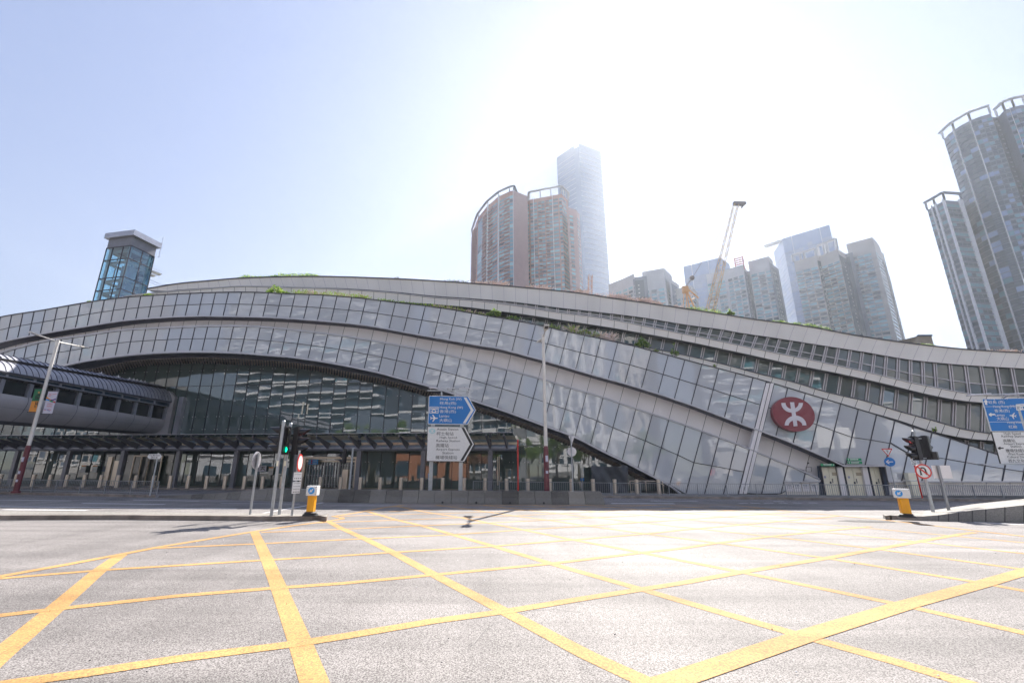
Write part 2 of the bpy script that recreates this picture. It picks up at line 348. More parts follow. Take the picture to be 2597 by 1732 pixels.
# ------------------------------------------------------------------ road paint
def stripe(mb, px, wd, z):
    pts = [onz(x, y, 0) for x, y in px]
    n = len(pts); A = []; B = []
    for i in range(n):
        t = (pts[min(n - 1, i + 1)] - pts[max(0, i - 1)]); t.z = 0; t.normalize(); nn = Vector((-t.y, t.x, 0))
        A.append(Vector((pts[i].x, pts[i].y, z)) + nn * wd / 2); B.append(Vector((pts[i].x, pts[i].y, z)) - nn * wd / 2)
    mb.ribbon(B, A)
BL = [([(307,1407),(255,1444),(139,1544),(0,1661),(-160,1800)], .22),
 ([(645,1349),(660,1380),(678,1420),(708,1492),(762,1631),(798,1732),(850,1880)], .22),
 ([(829,1320),(860,1337),(926.6,1366.6),(997,1401),(1100.5,1457),(1285.6,1553.4),(1489,1661),(1652,1736)], .21),
 ([(932.7,1297),(1009,1319),(1070.5,1333),(1144.5,1354.6),(1248.6,1384),(1396.6,1428.7),(1633.4,1496),(1728,1524),(2041.6,1614.5),(2282,1681),(2448.6,1732),(2700,1810)], .2),
 ([(1001.6,1282),(1065,1296),(1170,1312.5),(1322.5,1342.5),(1452,1368.4),(1629.7,1401.7),(1727,1421),(1878.7,1450.6),(2300.6,1536.8),(2597,1605),(2750,1643)], .19),
 ([(1106,1280.6),(1188,1291),(1310,1308.7),(1400,1320),(1494,1333.7),(1637,1353.4),(1821,1376.8),(2097,1415.4),(2471,1475),(2597,1498),(2750,1527)], .19),
 ([(1228.8,1281),(1313,1291.4),(1400,1300.5),(1512,1312.5),(1627,1325),(1770,1340.6),(1952,1360),(2226.6,1392.5),(2597,1444),(2750,1466)], .19),
 ([(1348.6,1281),(1435.7,1289.6),(1509.7,1297),(1629.7,1306),(1744.5,1317.6),(1890,1331),(2078.5,1348),(2334,1374),(2597,1403.6),(2750,1422)], .18),
 ([(1480,1281),(1622,1292),(1731.8,1301),(1844,1310.5),(1961.5,1320),(2167,1336),(2430,1360),(2597,1376)], .18),
 ([(1700,1282),(1800,1290),(1997,1309),(2110,1316)], .18)]
AL = [([(-120,1757),(37,1732),(222,1707),(444,1672),(733,1635),(870,1614.5),(1097,1575.6),(1285.6,1550),(1489,1516.4),(1631.6,1494),(1729,1478.5),(1875,1451.7),(2097,1415.4),(2337.6,1372),(2440,1354),(2475,1350)], .19),
 ([(-100,1572),(0,1561),(111,1548),(444,1512),(688,1492),(870,1479.4),(1097,1458),(1396.6,1429.5),(1626,1401.7),(1728,1390.5),(1819.5,1377),(1956.4,1360),(2086,1347),(2208,1335)], .18),
 ([(0,1467),(255,1446),(659,1421),(870,1409),(989.5,1401),(1241,1385.8),(1452,1369),(1644.5,1353),(1729,1344),(1886,1330),(2038,1316.6),(2126,1308.5)], .17),
 ([(400,1390),(644,1379.5),(870,1368.5),(1134,1356.6),(1322.6,1343.5),(1494,1333),(1629.7,1324),(1744.5,1317),(1844,1310),(2006,1299)], .17),
 ([(662.5,1350),(870,1342),(1065,1333),(1246.7,1325.6),(1400,1318),(1512,1312.5),(1629.7,1306.2),(1739.5,1301),(1859,1294),(1936,1288)], .17),
 ([(800,1326),(1004,1319),(1165,1312.5),(1310.5,1307.4),(1400,1303),(1509.7,1297.5),(1619.5,1292),(1731.8,1287),(1800,1284)], .17),
 ([(864,1309),(963,1305.6),(1098.6,1302.5),(1213.5,1299),(1400,1291.5),(1553,1285.7),(1675.6,1280)], .16),
 ([(981,1285.7),(1183,1283),(1361.5,1281)], .16), ([(986,1297),(1178,1291),(1361.5,1285.7),(1480,1281)], .16)]
BD = [([(-120,1489),(0,1462),(162.8,1433),(296,1408),(399.7,1388),(644,1348),(740,1333.5),(825,1322.5),(868,1316),(866,1312.5),(845,1309.5),(907,1299.8),(978.6,1286),(1027,1280)], .2),
 ([(1027,1280),(1300,1280.6),(1500,1281),(1700,1280.3),(1857,1280),(1895,1284.4),(1997,1296),(2124.6,1307.4),(2242,1318.5),(2367,1333),(2482,1347),(2597,1360),(2750,1380)], .2),
 ([(1610,1757),(1727,1720),(2049,1610.8),(2300.6,1533),(2496.7,1479.4),(2597,1450),(2760,1406)], .26)]
for nm, LL, z in (('yellow_box_marking', BL, .005), ('yellow_box_marking', AL, .0065), ('yellow_box_border', BD, .008)):
    mb = MB()
    for px, wd in LL: stripe(mb, px, wd, z)
    tag(mb.build(nm, M['ypaint']), kind='structure')
mb = MB()
for a, b, wd in (((-300, 1281.5), (600, 1290), .22), ((8, 1292), (222, 1294), .3), ((209, 1276), (418, 1278.6), .2), ((337, 1267.5), (505, 1270), .18), ((-60, 1266.5), (178, 1269.8), .12),
                 ((1650, 1269.7), (1770, 1270.4), .2), ((1962, 1271), (1988, 1271.6), .25), ((1550, 1276.5), (1710, 1277), .35), ((1873, 1275.7), (1897, 1275.9), .2), ((1903, 1275.6), (1927, 1275.8), .2), ((1938, 1275.4), (1962, 1275.6), .2), ((1975, 1275.2), (1998, 1275.4), .2), ((2010, 1275), (2034, 1275.2), .2), ((2050, 1274.9), (2075, 1275.1), .2), ((560, 1276), (760, 1277.5), .12), ((820, 1274.4), (668, 1301), .14)):
    stripe(mb, [a, b], wd, .0055)
stripe(mb, [(2470, 1324), (2597, 1330), (2800, 1340)], .15, .0055)
tag(mb.build('white_lane_marking', M['wpaint']), kind='structure')
# rough asphalt patch and a dark drain cover
mb = MB(); c = onz(2202, 1322)
mb.face([(c.x + 1.05 * math.cos(t) * R.uniform(.7, 1.1), c.y + .42 * math.sin(t) * R.uniform(.7, 1.1), .011) for t in [i * math.pi / 12 for i in range(24)]])
tag(mb.build('asphalt_patch', mat('patch', (.06, .057, .055), .8, 0, .5, 20, 1, 60)), kind='structure')
mb = MB(); c = onz(296, 1267.5); mb.face([(c.x - .6, c.y - .3, .008), (c.x + .6, c.y - .3, .008), (c.x + .6, c.y + .3, .008), (c.x - .6, c.y + .3, .008)])
tag(mb.build('drain_cover', M['rubber']), kind='structure')
mb = MB(); rc = random.Random(5)
for x, y, a, L_ in ((-2, 9.5, .5, 3.2), (1.2, 6.2, 2.7, 2.2), (4.5, 8.0, .3, 3.5), (-5.5, 12.5, .1, 5), (6.5, 5.2, 2.3, 1.6), (0, 13.5, .2, 4)):
    p = Vector((x, y, .0035)); A = []; B = []
    for k in range(14):
        a += rc.gauss(0, .22); p = p + Vector((math.cos(a), math.sin(a), 0)) * L_ / 14; w_ = rc.uniform(.001, .004); nn = Vector((-math.sin(a), math.cos(a), 0)); A.append(p + nn * w_); B.append(p - nn * w_)
    mb.ribbon(B, A)
tag(mb.build('road_crack', M['rubber']), kind='structure')
# loose stone chips on the junction
mb = MB()
for i in range(260):
    x, y = R.uniform(-7, 14), R.uniform(3.8, 14); r = R.uniform(.004, .011)
    mb.sphere((x, y, .016 + r * .3), r, 5, 3, (1, 1, .6), R.choice((0, 1)))
tag(mb.build('loose_gravel', [M['white'], M['rubber']]), kind='stuff', label='scattered stone chips lying on the asphalt', cat='gravel')

# ================================================================== STATION
ST = empty('railway_station', (0, 37, 0), 'long arched railway station with glass bands and silver ribbons sweeping across the photo', 'station')
Y0 = 37.2
XT = [30.1,58.8,87,116,146,175,205,235,265,294.5,326,357.5,389,420,451,483,515,547,580,613,647,681,715,749,785,820,855,892,928.6,966,1003,1041,1079,1118.6,1157.6,1197,1236.7,1276.5,1317.7,1358.4,1398.8,1440.5,1482.7,1524,1566.8,1609.5,1652,1694.5,1736.6,1779.7,1822.5,1866,1909.6]
XT = [30.1 - 28.6 * (k + 1) for k in range(14)][::-1] + XT
XP = (1943.5, 1963.0)                       # the pale pier
XR = [1963.0, 1997.4, 2042, 2087, 2131.5, 2176.5, 2222.4, 2269, 2315.7, 2363, 2409.8, 2457, 2505, 2553, 2601, 2650, 2700, 2750]
slope = curve([(-400, .21), (300, .225), (800, .24), (1482, .265), (1736, .268), (1963, .25), (2222, .225), (2457, .2), (2750, .18)])
ug_top = curve([(-420, 903), (0, 805), (118, 785.6), (235, 765.2), (324, 754.3), (416, 748), (482, 744.6), (580, 741.7), (650, 741.8), (715, 745.3), (820, 749), (928.6, 758.5), (1003, 767.7), (1079, 776.3), (1157, 787.7), (1237, 802), (1276, 808), (1358, 823.6), (1440, 842), (1524, 859.5), (1607.5, 878), (1693.6, 901), (1779.7, 924), (1822, 934.5), (1909.6, 957.9), (1960.7, 972.4), (2041, 996.8), (2087, 1010.6), (2132, 1024), (2176.5, 1037.8), (2223, 1052), (2316, 1083), (2409.7, 1112), (2505.7, 1144.7), (2597, 1172), (2760, 1222)])
ug_bot = curve([(-420, 990), (0, 868.5), (103, 847), (222, 827), (315.7, 812.6), (407.5, 804.8), (502, 801), (600, 802), (700, 805), (804, 812), (913, 822), (986, 833.7), (1062, 848), (1138, 861), (1217, 875), (1257, 881), (1336, 901), (1418, 924), (1500, 948.5), (1583, 971.4), (1667.8, 997.2), (1751, 1025.6), (1793, 1041), (1880, 1074.3), (1966.4, 1105.9), (2054, 1141.7), (2098, 1161), (2134, 1178)])
wb_bot = curve([(-420, 1040), (0, 896), (109, 867), (215, 851.3), (304, 838.4), (430, 831.2), (560, 827), (650, 828.6), (726, 835), (867, 851.5), (976, 869.5), (1050.5, 882.5), (1126.6, 898), (1203, 916.9), (1284.7, 937), (1365, 958.5), (1445.4, 983), (1528.6, 1007.3), (1613, 1036), (1695, 1063), (1781, 1093.4), (1866.7, 1124.7), (1918.6, 1146.3), (1997, 1177.8), (2075, 1213)])
lg_bot = curve([(-420, 1090), (0, 955), (159, 926), (212, 914.5), (318.5, 898.7), (419, 891.5), (513.7, 890), (600, 892.5), (677.5, 898), (746.4, 904), (849.7, 919.8), (955.8, 941.3), (1030.5, 961.4), (1105, 981.5), (1217, 1018.8), (1297.6, 1046), (1375, 1075), (1457.6, 1105.7), (1536.7, 1145.8), (1576.8, 1164.7), (1618, 1186), (1698, 1228.4), (1727, 1250)])
gw_top = curve([(180, 975), (270, 950), (344, 927), (430, 919), (515, 917.5), (600, 920), (715, 926), (801, 937), (916, 960), (1002, 976), (1088, 1001), (1250, 1051.5), (1347, 1087), (1450, 1127), (1498, 1150.6), (1557, 1177), (1625, 1215), (1680, 1250)])
BASE = curve([(-400, 1240), (1600, 1250), (1726, 1252.5), (2100, 1254.5), (2760, 1258)])
def col_line(xt, top, c, s):
    """where the leaning mullion that starts at (xt, top(xt)) crosses curve c"""
    yt = top(xt); x = xt
    for _ in range(12): x = xt - s * (c(x) - yt)
    return x, c(x)
def band(name, mats, top, bot, Yb, xs, rows=(0, .5, 1), fm=None, fw=.05, fd=.05, par=None, ref=None, refdepth=0, jit=.006, clip=None, rowm=None, sl=None, seamlabel='mullion_grid', pair=0):
    par = par or ST; ref = ref or ug_top; fm = fm or M['mull']
    mb = MB(); fr = MB(); G = []
    for xt in xs:
        s = (sl or slope)(xt); c0 = col_line(xt, ref, top, s); c1 = col_line(xt, ref, bot, s)
        G.append([((c0[0] + (c1[0] - c0[0]) * r), (c0[1] + (c1[1] - c0[1]) * r)) for r in rows])
    P3 = [[onp(x, y, Yb) for x, y in g] for g in G]
    for i in range(len(xs) - 1):
        for r in range(len(rows) - 1):
            q = [P3[i][r], P3[i][r + 1], P3[i + 1][r + 1], P3[i + 1][r]]
            if clip and clip(sum(p.x for p in q) / 4, sum(p.z for p in q) / 4): continue
            if jit:
                j = R.uniform(-jit, jit); k_ = R.uniform(-jit, jit)
                q = [q[0] + NRM * j, q[1] + NRM * k_, q[2] - NRM * j, q[3] - NRM * k_]
            mb.face(q, R.randrange(len(mats)))
    for i in range(len(xs)):
        for r in range(len(rows) - 1):
            if clip and clip(P3[i][r].x, (P3[i][r].z + P3[i][r + 1].z) / 2): continue
            fr.bar(P3[i][r] - NRM * fd * .5, P3[i][r + 1] - NRM * fd * .5, fw, fd, NRM)
            if pair: fr.bar(P3[i][r] + TAN * pair - NRM * fd * .5, P3[i][r + 1] + TAN * pair - NRM * fd * .5, fw * .8, fd, NRM)
    for r in range(len(rows)):
        if rowm is not None and r not in rowm: continue
        for i in range(len(xs) - 1):
            if clip and clip(P3[i][r].x, P3[i][r].z): continue
            fr.bar(P3[i][r] - NRM * fd * .4, P3[i + 1][r] - NRM * fd * .4, fw * .85, fd * .8, NRM)
    o = mb.build(name, mats, par)
    if fr.v: fr.build(seamlabel, fm, o, local=False)
    return o, P3
fritm = [M['frit'], M['frit2'], M['frit3'], M['frit']]
# every part of the station is placed in station coordinates
_build = MB.build
xsU = XT + [XP[0]]
band('upper_glass_band', fritm, ug_top, ug_bot, Y0, xsU)
# right of the pier the upper band runs on down to the plinth; the door recess bites into it
def right_bot(x): return min(ug_bot(x), 1180) if x < 2250 else 1221.5
bot_r = curve([(1930, 1092), (1966, 1106), (2054, 1142), (2098, 1161), (2125, 1175), (2140, 1179), (2200, 1179), (2230, 1179), (2244, 1180), (2252, 1221.5), (2400, 1221.5), (2800, 1222)])
band('upper_glass_band', fritm, ug_top, bot_r, Y0, [x for x in XR[:8]], rows=(0, .5, 1))
# last panels: split so the lower edge steps round the recess
ln = lambda x: 1221.5 + (x - 2252) * .001
bandR, _ = band('upper_glass_band', fritm, ug_top, curve([(2200, 1221.5), (2500, 1221.8), (2800, 1222)]), Y0, XR[8:], rows=(0, .47, 1))
# filler between the recess jamb and the first full mullion (leaning edge of the recess)
def quad3(mb, px, Yb, mi=0): mb.face([onp(x, y, Yb) for x, y in px], mi)
mb = MB(); quad3(mb, [(2269, 1066.5), (2257, 1122), (2301, 1148), (2315.7, 1083)], Y0); quad3(mb, [(2257, 1122), (2243.5, 1181), (2251, 1221.5), (2286, 1221.5), (2301, 1148)], Y0)
fr = MB()
for p_, q_ in (((2243.5, 1181), (2251, 1221.5)), ((2257, 1122), (2301, 1148)), ((2251, 1221), (2286, 1221)), ((2269, 1066.5), (2315.7, 1083))): fr.bar(onp(*p_, Y0 - .03), onp(*q_, Y0 - .03), .07, .06, NRM)
fr.build('mullion_grid', M['mull'], ST)
mb.build('corner_glass', M['frit2'], ST)
# pier
def pier_px(x0, x1, yt, yb, s): return [(x0, yt), (x0 - s * (yb - yt), yb), (x1 - s * (yb - yt), yb), (x1, yt)]
mb = MB()
yt = ug_top(1950); s = .245
mb.prism([onp(x, y, Y0 - .1) for x, y in pier_px(XP[0], XP[1], yt + 2, 1252, s)], NRM * .5)
p, q = (1954, yt), (1954 - s * (1252 - yt), 1252); mb.bar(onp(*p, Y0 - .11), onp(*q, Y0 - .11), .03, .03, NRM, 1)
mb.build('pier', [M['alu'], M['seam']], ST)
# rims, soffits, white ribbon
def sample(c, x0, x1, st=14):
    n = max(2, int((x1 - x0) / st)); return [(x0 + (x1 - x0) * i / n, c(x0 + (x1 - x0) * i / n)) for i in range(n + 1)]
def rim(name, c, x0, x1, Yb, h_px, proud=.18, m='rim', dy=0, depth=None):
    mb = MB(); S = sample(c, x0, x1); A = [onp(x, y + dy, Yb) for x, y in S]; B = [onp(x, y + dy + h_px, Yb) for x, y in S]
    A1 = [p - NRM * proud for p in A]; B1 = [p - NRM * proud for p in B]; dp = NRM * ((depth or .2))
    mb.ribbon(A, A1); mb.ribbon(A1, B1); mb.ribbon(B1, [p + dp for p in B1]); return mb.build(name, M[m], ST), B1
xe = 2134
_, B1 = rim('ledge', ug_bot, -400, xe, Y0, 3.6, .16)
# dark soffit below upper band back to the ribbon
WBD = 1.0
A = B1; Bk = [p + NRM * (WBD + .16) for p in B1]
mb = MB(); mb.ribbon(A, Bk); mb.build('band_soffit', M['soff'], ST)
# ribbon: top follows the back of the soffit, bottom = wb_bot curve; panels share the mullion lines
def shift_curve(P3):
    pts = []
    for p in P3:
        # project the 3D point back to photo pixels
        X, Y, Z = p.x, p.y, p.z - HC; cp, sp = math.cos(PITCH), math.sin(PITCH)
        d = Y * cp + Z * sp; u = (-Y * sp + Z * cp) / d; r = X / d; c, s = math.cos(ROLL), math.sin(ROLL)
        pts.append((CX + (r * c - u * s) * F, CY - (r * s + u * c) * F))
    return curve(pts)
wb_top = shift_curve(Bk)
xsW = XT + [XP[0]]
band('silver_ribbon', [M['alu']], lambda x: wb_top(x) - 1, wb_bot, Y0 + WBD, xsW, rows=(0, 1), fm=M['seam'], fw=.028, fd=.012, jit=.003, rowm=None, seamlabel='panel_joints')
band('silver_ribbon', [M['alu']], lambda x: wb_top(x) - 1, curve([(1918, 1146.3), (1997, 1177.8), (2075, 1213), (2085, 1253), (2250, 1254)]), Y0 + WBD, [1963, 1997.4, 2042, 2087], rows=(0, 1), fm=M['seam'], fw=.028, fd=.012, jit=.003, rowm=None, seamlabel='panel_joints')
# lower band top rim
_, B1l = rim('ledge', wb_bot, -400, 2076, Y0, 3.2, .12, dy=-1.5, depth=WBD + .12)
mb = MB(); S = sample(wb_bot, -400, 2076); T_ = [onp(x, y - 1.5, Y0) - NRM * .12 for x, y in S]; mb.ribbon(T_, [p + NRM * (WBD + .2) for p in T_]); mb.build('ledge_top', M['rim'], ST)
# lower glass band: left part has the arch as its lower edge, right part stands on the ground
lgb = lambda x: min(lg_bot(x), BASE(x)) if x < 1727 else BASE(x)
xsL = [x for x in XT if x < 1860]
band('lower_glass_band', fritm, wb_bot, lambda x: lg_bot(x) if x < 1700 else (lg_bot(1700) + (x - 1700) * .8 if x < 1726 else BASE(x)), Y0, XT + [XP[0]], rows=(0, .5, 1), ref=ug_top)
band('lower_glass_band', fritm, wb_bot, curve([(1900, 1250), (1985, 1250), (1989, 1222), (2075, 1222), (2200, 1222)]), Y0, [1963, 1997.4, 2042, 2087, 2129], rows=(0, 1), ref=ug_top)
_, B1a = rim('arch_rim', lg_bot, 90, 1727, Y0, 5, .12, depth=.3)
# big arch soffit with louvres running back to the glass hall
GY = 41.6
xs_ = [90 + i * 14 for i in range(115)]
f0 = [onp(x, lg_bot(x) + 5, Y0) for x in xs_ if x < 1660]
g0 = []
for x in [x for x in xs_ if x < 1660]:
    xx = x * .975 + 20; g0.append(onp(xx, gw_top(xx), GY))
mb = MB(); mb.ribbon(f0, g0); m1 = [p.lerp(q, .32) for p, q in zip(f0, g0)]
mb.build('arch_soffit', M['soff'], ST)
mb = MB()
n = len(f0); k = 0
for i in range(n - 1):
    for t in (0, .5):
        a = f0[i].lerp(f0[i + 1], t); b = g0[i].lerp(g0[i + 1], t)
        p = a.lerp(b, .36); q = a.lerp(b, .99)
        mb.bar(p - UP * .10, q - UP * .10, .12, .22, (0, 0, 1))
mb.build('soffit_louvres', M['louv'], ST)
for t in (.36, .98):
    mb = MB(); pts = [a.lerp(b, t) - UP * .06 for a, b in zip(f0, g0)]
    for i in range(n - 1): mb.bar(pts[i], pts[i + 1], .12, .16, UP)
    mb.build('soffit_edge_beam', M['soff'], ST)
# glass hall wall under the arch
def gw_z(x3):
    best = None
    for i in range(len(g0) - 1):
        if g0[i].x <= x3 <= g0[i + 1].x: t = (x3 - g0[i].x) / (g0[i + 1].x - g0[i].x); return g0[i].z * (1 - t) + g0[i + 1].z * t
    return None
mb = MB(); fr = MB(); dots = MB()
def gp(x3, z): return Vector((x3, GY + K * x3, z))
rows = [.15, 2.3, 3.85, 5.35, 6.85, 8.35, 9.85, 11.35, 12.9, 14.4]
x3 = -73.72; stepx = 1.32
while x3 < 13.5:
    za, zb = gw_z(x3), gw_z(x3 + stepx)
    if za is None: za = g0[0].z if x3 < g0[0].x else .2
    if zb is None: zb = g0[0].z if x3 + stepx < g0[0].x else .2
    for i in range(len(rows)):
        z0 = rows[i]; z1 = rows[i + 1] if i + 1 < len(rows) else 30
        ta, tb = min(z1, za + .3), min(z1, zb + .3)
        if ta <= z0 and tb <= z0: break
        j, k_ = R.uniform(-.012, .012), R.uniform(-.012, .012)
        mb.face([gp(x3, z0) + NRM * j, gp(x3 + stepx, z0) + NRM * k_, gp(x3 + stepx, max(tb, z0)) - NRM * j, gp(x3, max(ta, z0)) - NRM * k_])
        if i >= 1 and ta > z0 and z0 > 2:
            for sx in (-.16, .16): dots.tube(gp(x3 + sx, z0 + (.12 if i % 2 else -.12)) - NRM * .05, gp(x3 + sx, z0 + (.12 if i % 2 else -.12)), .035, n=6)
    if za > .4: fr.bar(gp(x3, .15) - NRM * .03, gp(x3, za) - NRM * .03, .035, .04, NRM)
    x3 += stepx
for z in (3.85, 9.85):
    xa = -73.72
    while xa < 13:
        zz = gw_z(xa + .6)
        if zz and zz > z: fr.bar(gp(xa, z) - NRM * .03, gp(xa + 1.32, z) - NRM * .03, .04, .035, NRM)
        xa += 1.32
gwo = mb.build('glass_hall_wall', M['curtain'], ST); fr.build('mullion_grid', M['mull'], gwo); dots.build('glass_fixings', M['rim'], gwo)

# upper terraces -----------------------------------------------------------
l1_top = curve([(373, 733.7), (452, 720.7), (545, 712), (600, 707.4), (700, 703.7), (815, 702.5), (930, 705.4), (1059, 711), (1174, 718.5), (1250, 724), (1300, 727.8), (1458, 743.5), (1558.7, 758.5), (1659, 772.5), (1731, 783), (1850, 801), (1915, 811), (2044, 828.5), (2173, 852), (2288, 869), (2374, 879.5), (2450, 887), (2597, 896), (2760, 902)])
l1_bot = curve([(373, 736), (420, 738), (452, 735), (545, 729), (600, 725), (700, 726.5), (801, 729), (901, 733), (1002, 740.4), (1102, 750.5), (1200, 757), (1315, 767), (1415, 780), (1515, 791), (1630, 805), (1731, 822), (1850, 838), (1875, 843.5), (1972, 857.6), (2070, 873.4), (2182, 890.6), (2302, 911), (2374, 919), (2450, 925.5), (2597, 934), (2760, 941)])
l2_top = curve([(230, 775), (324, 752), (420, 741.5), (545, 732), (600, 727.5), (700, 729.5), (801, 732), (901, 737), (1002, 744.5), (1102, 756), (1200, 763), (1300, 775), (1415, 793.5), (1515, 805.5), (1630, 826.5), (1731, 847), (1800, 860.5), (1943, 890.6), (2058, 913.6), (2184, 941), (2316, 972), (2398, 988.4), (2450, 998), (2489, 1003), (2597, 1007), (2760, 1012)])
l2_bot = curve([(230, 790), (450, 760), (600, 750), (800, 757), (915, 762), (1059, 769), (1174, 778), (1200, 781), (1332, 798), (1434, 813.6), (1538, 829.4), (1645, 848), (1751, 868), (1850, 889), (1897, 899), (2006, 923.6), (2118, 945.5), (2236, 971.5), (2352, 1000), (2431, 1015), (2494, 1021.5), (2597, 1026), (2760, 1031)])
l3_top = curve([(1300, 812), (1500, 856), (1653, 884), (1736, 901), (1850, 928), (1912, 945), (2021, 972), (2097, 995), (2193, 1017), (2261, 1037.8), (2333, 1058), (2371, 1068), (2440, 1088), (2511, 1099.5), (2597, 1106), (2760, 1112)])
l3_bot = curve([(1300, 830), (1500, 872), (1653, 904), (1800, 944), (2000, 992), (2097, 1018), (2132, 1026), (2207, 1045.5), (2283, 1067), (2360, 1092.6), (2442, 1110.5), (2516, 1117.5), (2597, 1123), (2760, 1129)])
s2 = lambda x: .42 if x > 300 else .3
xsA = [373 + i * (25 + .0064 * i * 3) for i in range(0)]
def spaced(x0, x1, f):
    xs = [x0]
    while xs[-1] < x1: xs.append(xs[-1] + f(xs[-1]))
    return xs
sp = lambda x: 25 + (x - 400) * .0058
slA = lambda x: .38 if x < 1000 else (.38 - (x - 1000) * .0004 if x < 1500 else (.18 + (x - 1500) * -.0001 if x < 1900 else (.14 - (x - 1900) * .0002)))
slL1 = curve([(373, .35), (600, -.35), (1000, -.18), (1300, -.02), (1700, .12), (1850, .25), (2100, .42), (2450, .45), (2760, .45)])
L1Y, L2Y, L3Y, S1Y, S2Y = 42.6, 39.6, 39.0, 42.85, 40.35
alu2 = [M['alu2']]
oL1, PL1 = band('roof_fascia', alu2, l1_top, l1_bot, L1Y, spaced(376, 2760, sp), rows=(0, 1), fm=M['mullg'], fw=.035, fd=.012, ref=l1_top, jit=.002, rowm=None, sl=slL1, seamlabel='panel_joints')
rim('roof_coping', l1_top, 373, 2760, L1Y, 2.2, .1, 'mull', dy=-2)
oL2, PL2 = band('terrace_fascia', alu2, l2_top, l2_bot, L2Y, spaced(236, 2760, lambda x: 27 + (x - 300) * .0055), rows=(0, 1), fm=M['seam'], fw=.03, fd=.012, ref=l2_top, jit=.002, rowm=None, sl=curve([(236, -.1), (800, .02), (1500, .06), (1850, .18), (2200, .4), (2760, .45)]), seamlabel='panel_joints')
rim('ledge', l2_top, 236, 2760, L2Y, 1.6, .08, 'rim', dy=-1.6)
oL3, PL3 = band('terrace_fascia', alu2, l3_top, l3_bot, L3Y, spaced(1310, 2760, lambda x: 33 + (x - 1310) * .004), rows=(0, 1), fm=M['seam'], fw=.03, fd=.012, ref=l3_top, jit=.002, rowm=None, sl=curve([(1310, .0), (1700, .1), (2100, .38), (2760, .42)]), seamlabel='panel_joints')
rim('ledge', l3_top, 1310, 2760, L3Y, 2.2, .08, 'soff', dy=-2)
# window strips, each set back behind the fascia above it
st1t = lambda x: l1_bot(x) - 3
def strip(name, mats, top, bot, Yb, xs, rows, sl, fw=.09):
    o, P3 = band(name, mats, top, bot, Yb, xs, rows=rows, fm=M['mullg'], fw=fw, fd=.1, ref=top, jit=.004, sl=sl, seamlabel='window_frames', pair=.17)
    return o
dkg = [M['office']]
strip('window_strip', dkg, lambda x: l1_bot(x) - 5, lambda x: l2_top(x) + 3, S1Y, spaced(1040, 2760, lambda x: 26 + (x - 1040) * .0035 + (8 if x > 2350 else 0)), (0, .62, 1), curve([(1040, -.7), (1300, -.1), (1600, .15), (1900, .38), (2200, .12), (2400, -.1), (2597, -.2), (2760, -.2)]))
strip('window_strip', [M['office'], M['office'], M['curtain']], lambda x: l2_bot(x) - 2, lambda x: l3_top(x) + 4, S2Y, spaced(1290, 2760, lambda x: 32 + (x - 1290) * .004), (0, 1), curve([(1290, .25), (1800, .2), (2100, .16), (2360, .06), (2597, .0), (2760, -.05)]), .07)
strip('window_strip', dkg, lambda x: l3_bot(x) - 2, lambda x: max(ug_top(x), l3_bot(x)) + 5, 40.0, spaced(2180, 2760, lambda x: 38), (0, 1), lambda x: -.05, .07)
# fascia undersides (real depth)
def under(name, c, x0, x1, Ya, Yb, m='soff', dy=0):
    S = sample(c, x0, x1, 20); A = [onp(x, y + dy, Ya) for x, y in S]; B = [p + NRM * (Yb - Ya) for p in A]
    mb = MB(); mb.ribbon(A, B); mb.build(name, M[m], ST); return A, B
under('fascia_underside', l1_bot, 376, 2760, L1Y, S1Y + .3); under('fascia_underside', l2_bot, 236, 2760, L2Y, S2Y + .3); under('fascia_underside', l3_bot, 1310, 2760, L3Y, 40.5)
under('terrace_roof', l2_top, 236, 2760, L2Y, S1Y + .3, 'rooftop', .5); under('terrace_roof', l3_top, 1310, 2760, L3Y, S2Y + .2, 'rooftop', .5)
under('terrace_roof', ug_top, -400, 2760, Y0, 42.5, 'rooftop', -.5)
rim('ledge', ug_top, -400, 2760, Y0, 1.8, .08, 'mull', dy=-1.2)
# terrace planter upstand behind the upper band, top of the roof and the bulk of the building
A, B = under('main_roof', l1_top, 376, 2760, L1Y, L1Y + 34, 'rooftop', -1)
mb = MB(); mb.ribbon([Vector((p.x, p.y, p.z)) for p in B], [Vector((p.x, p.y, 0)) for p in B])
S = sample(ug_top, -400, 2760, 30); A2 = [onp(x, y, Y0) + NRM * 6.5 - UP * .1 for x, y in S]; mb.ribbon(A2, [Vector((p.x, p.y, 0)) for p in A2])
mb.build('back_wall', M['soff'], ST)  # closing walls out of view, added to keep sun from leaking under the roof
mb = MB(); A3 = [p + NRM * 10 - UP * 1.0 for p in A2[:27]]; mb.ribbon(A2[:27], A3); mb.build('west_roof', M['rooftop'], ST)
# plinth and right hand wall base
mb = MB(); pts = [onp(2256, 1222, Y0), onp(2256, 1255, Y0), onp(2800, 1258, Y0), onp(2800, 1223, Y0)]
mb.prism(pts, NRM * .5); 
for x in range(2262, 2700, 6):
    a, b = onp(x, 1228, Y0 - .015), onp(x, 1248, Y0 - .015); mb.bar(a, b, .03, .02, NRM, 1)
for x in range(2262, 2700, 60): mb.bar(onp(x, 1222, Y0 - .02), onp(x, 1254, Y0 - .02), .04, .03, NRM, 1)
mb.build('plinth', [M['alu2'], M['mullg']], ST)
rim('ledge', lambda x: 1219.5, 2250, 2760, Y0, 3.4, .14); rim('ledge', lambda x: 1179.2, 2134, 2246, Y0, 4, .16)
rim('ledge', lambda x: 1219.5, 1986, 2077, Y0, 3, .14)
mb = MB(); mb.prism([onp(1983, 1223, Y0 + .05), onp(1978, 1254, Y0 + .05), onp(2078, 1254, Y0 + .05), onp(2076, 1223, Y0 + .05)], NRM * .4); mb.build('plinth', M['alu2'], ST)
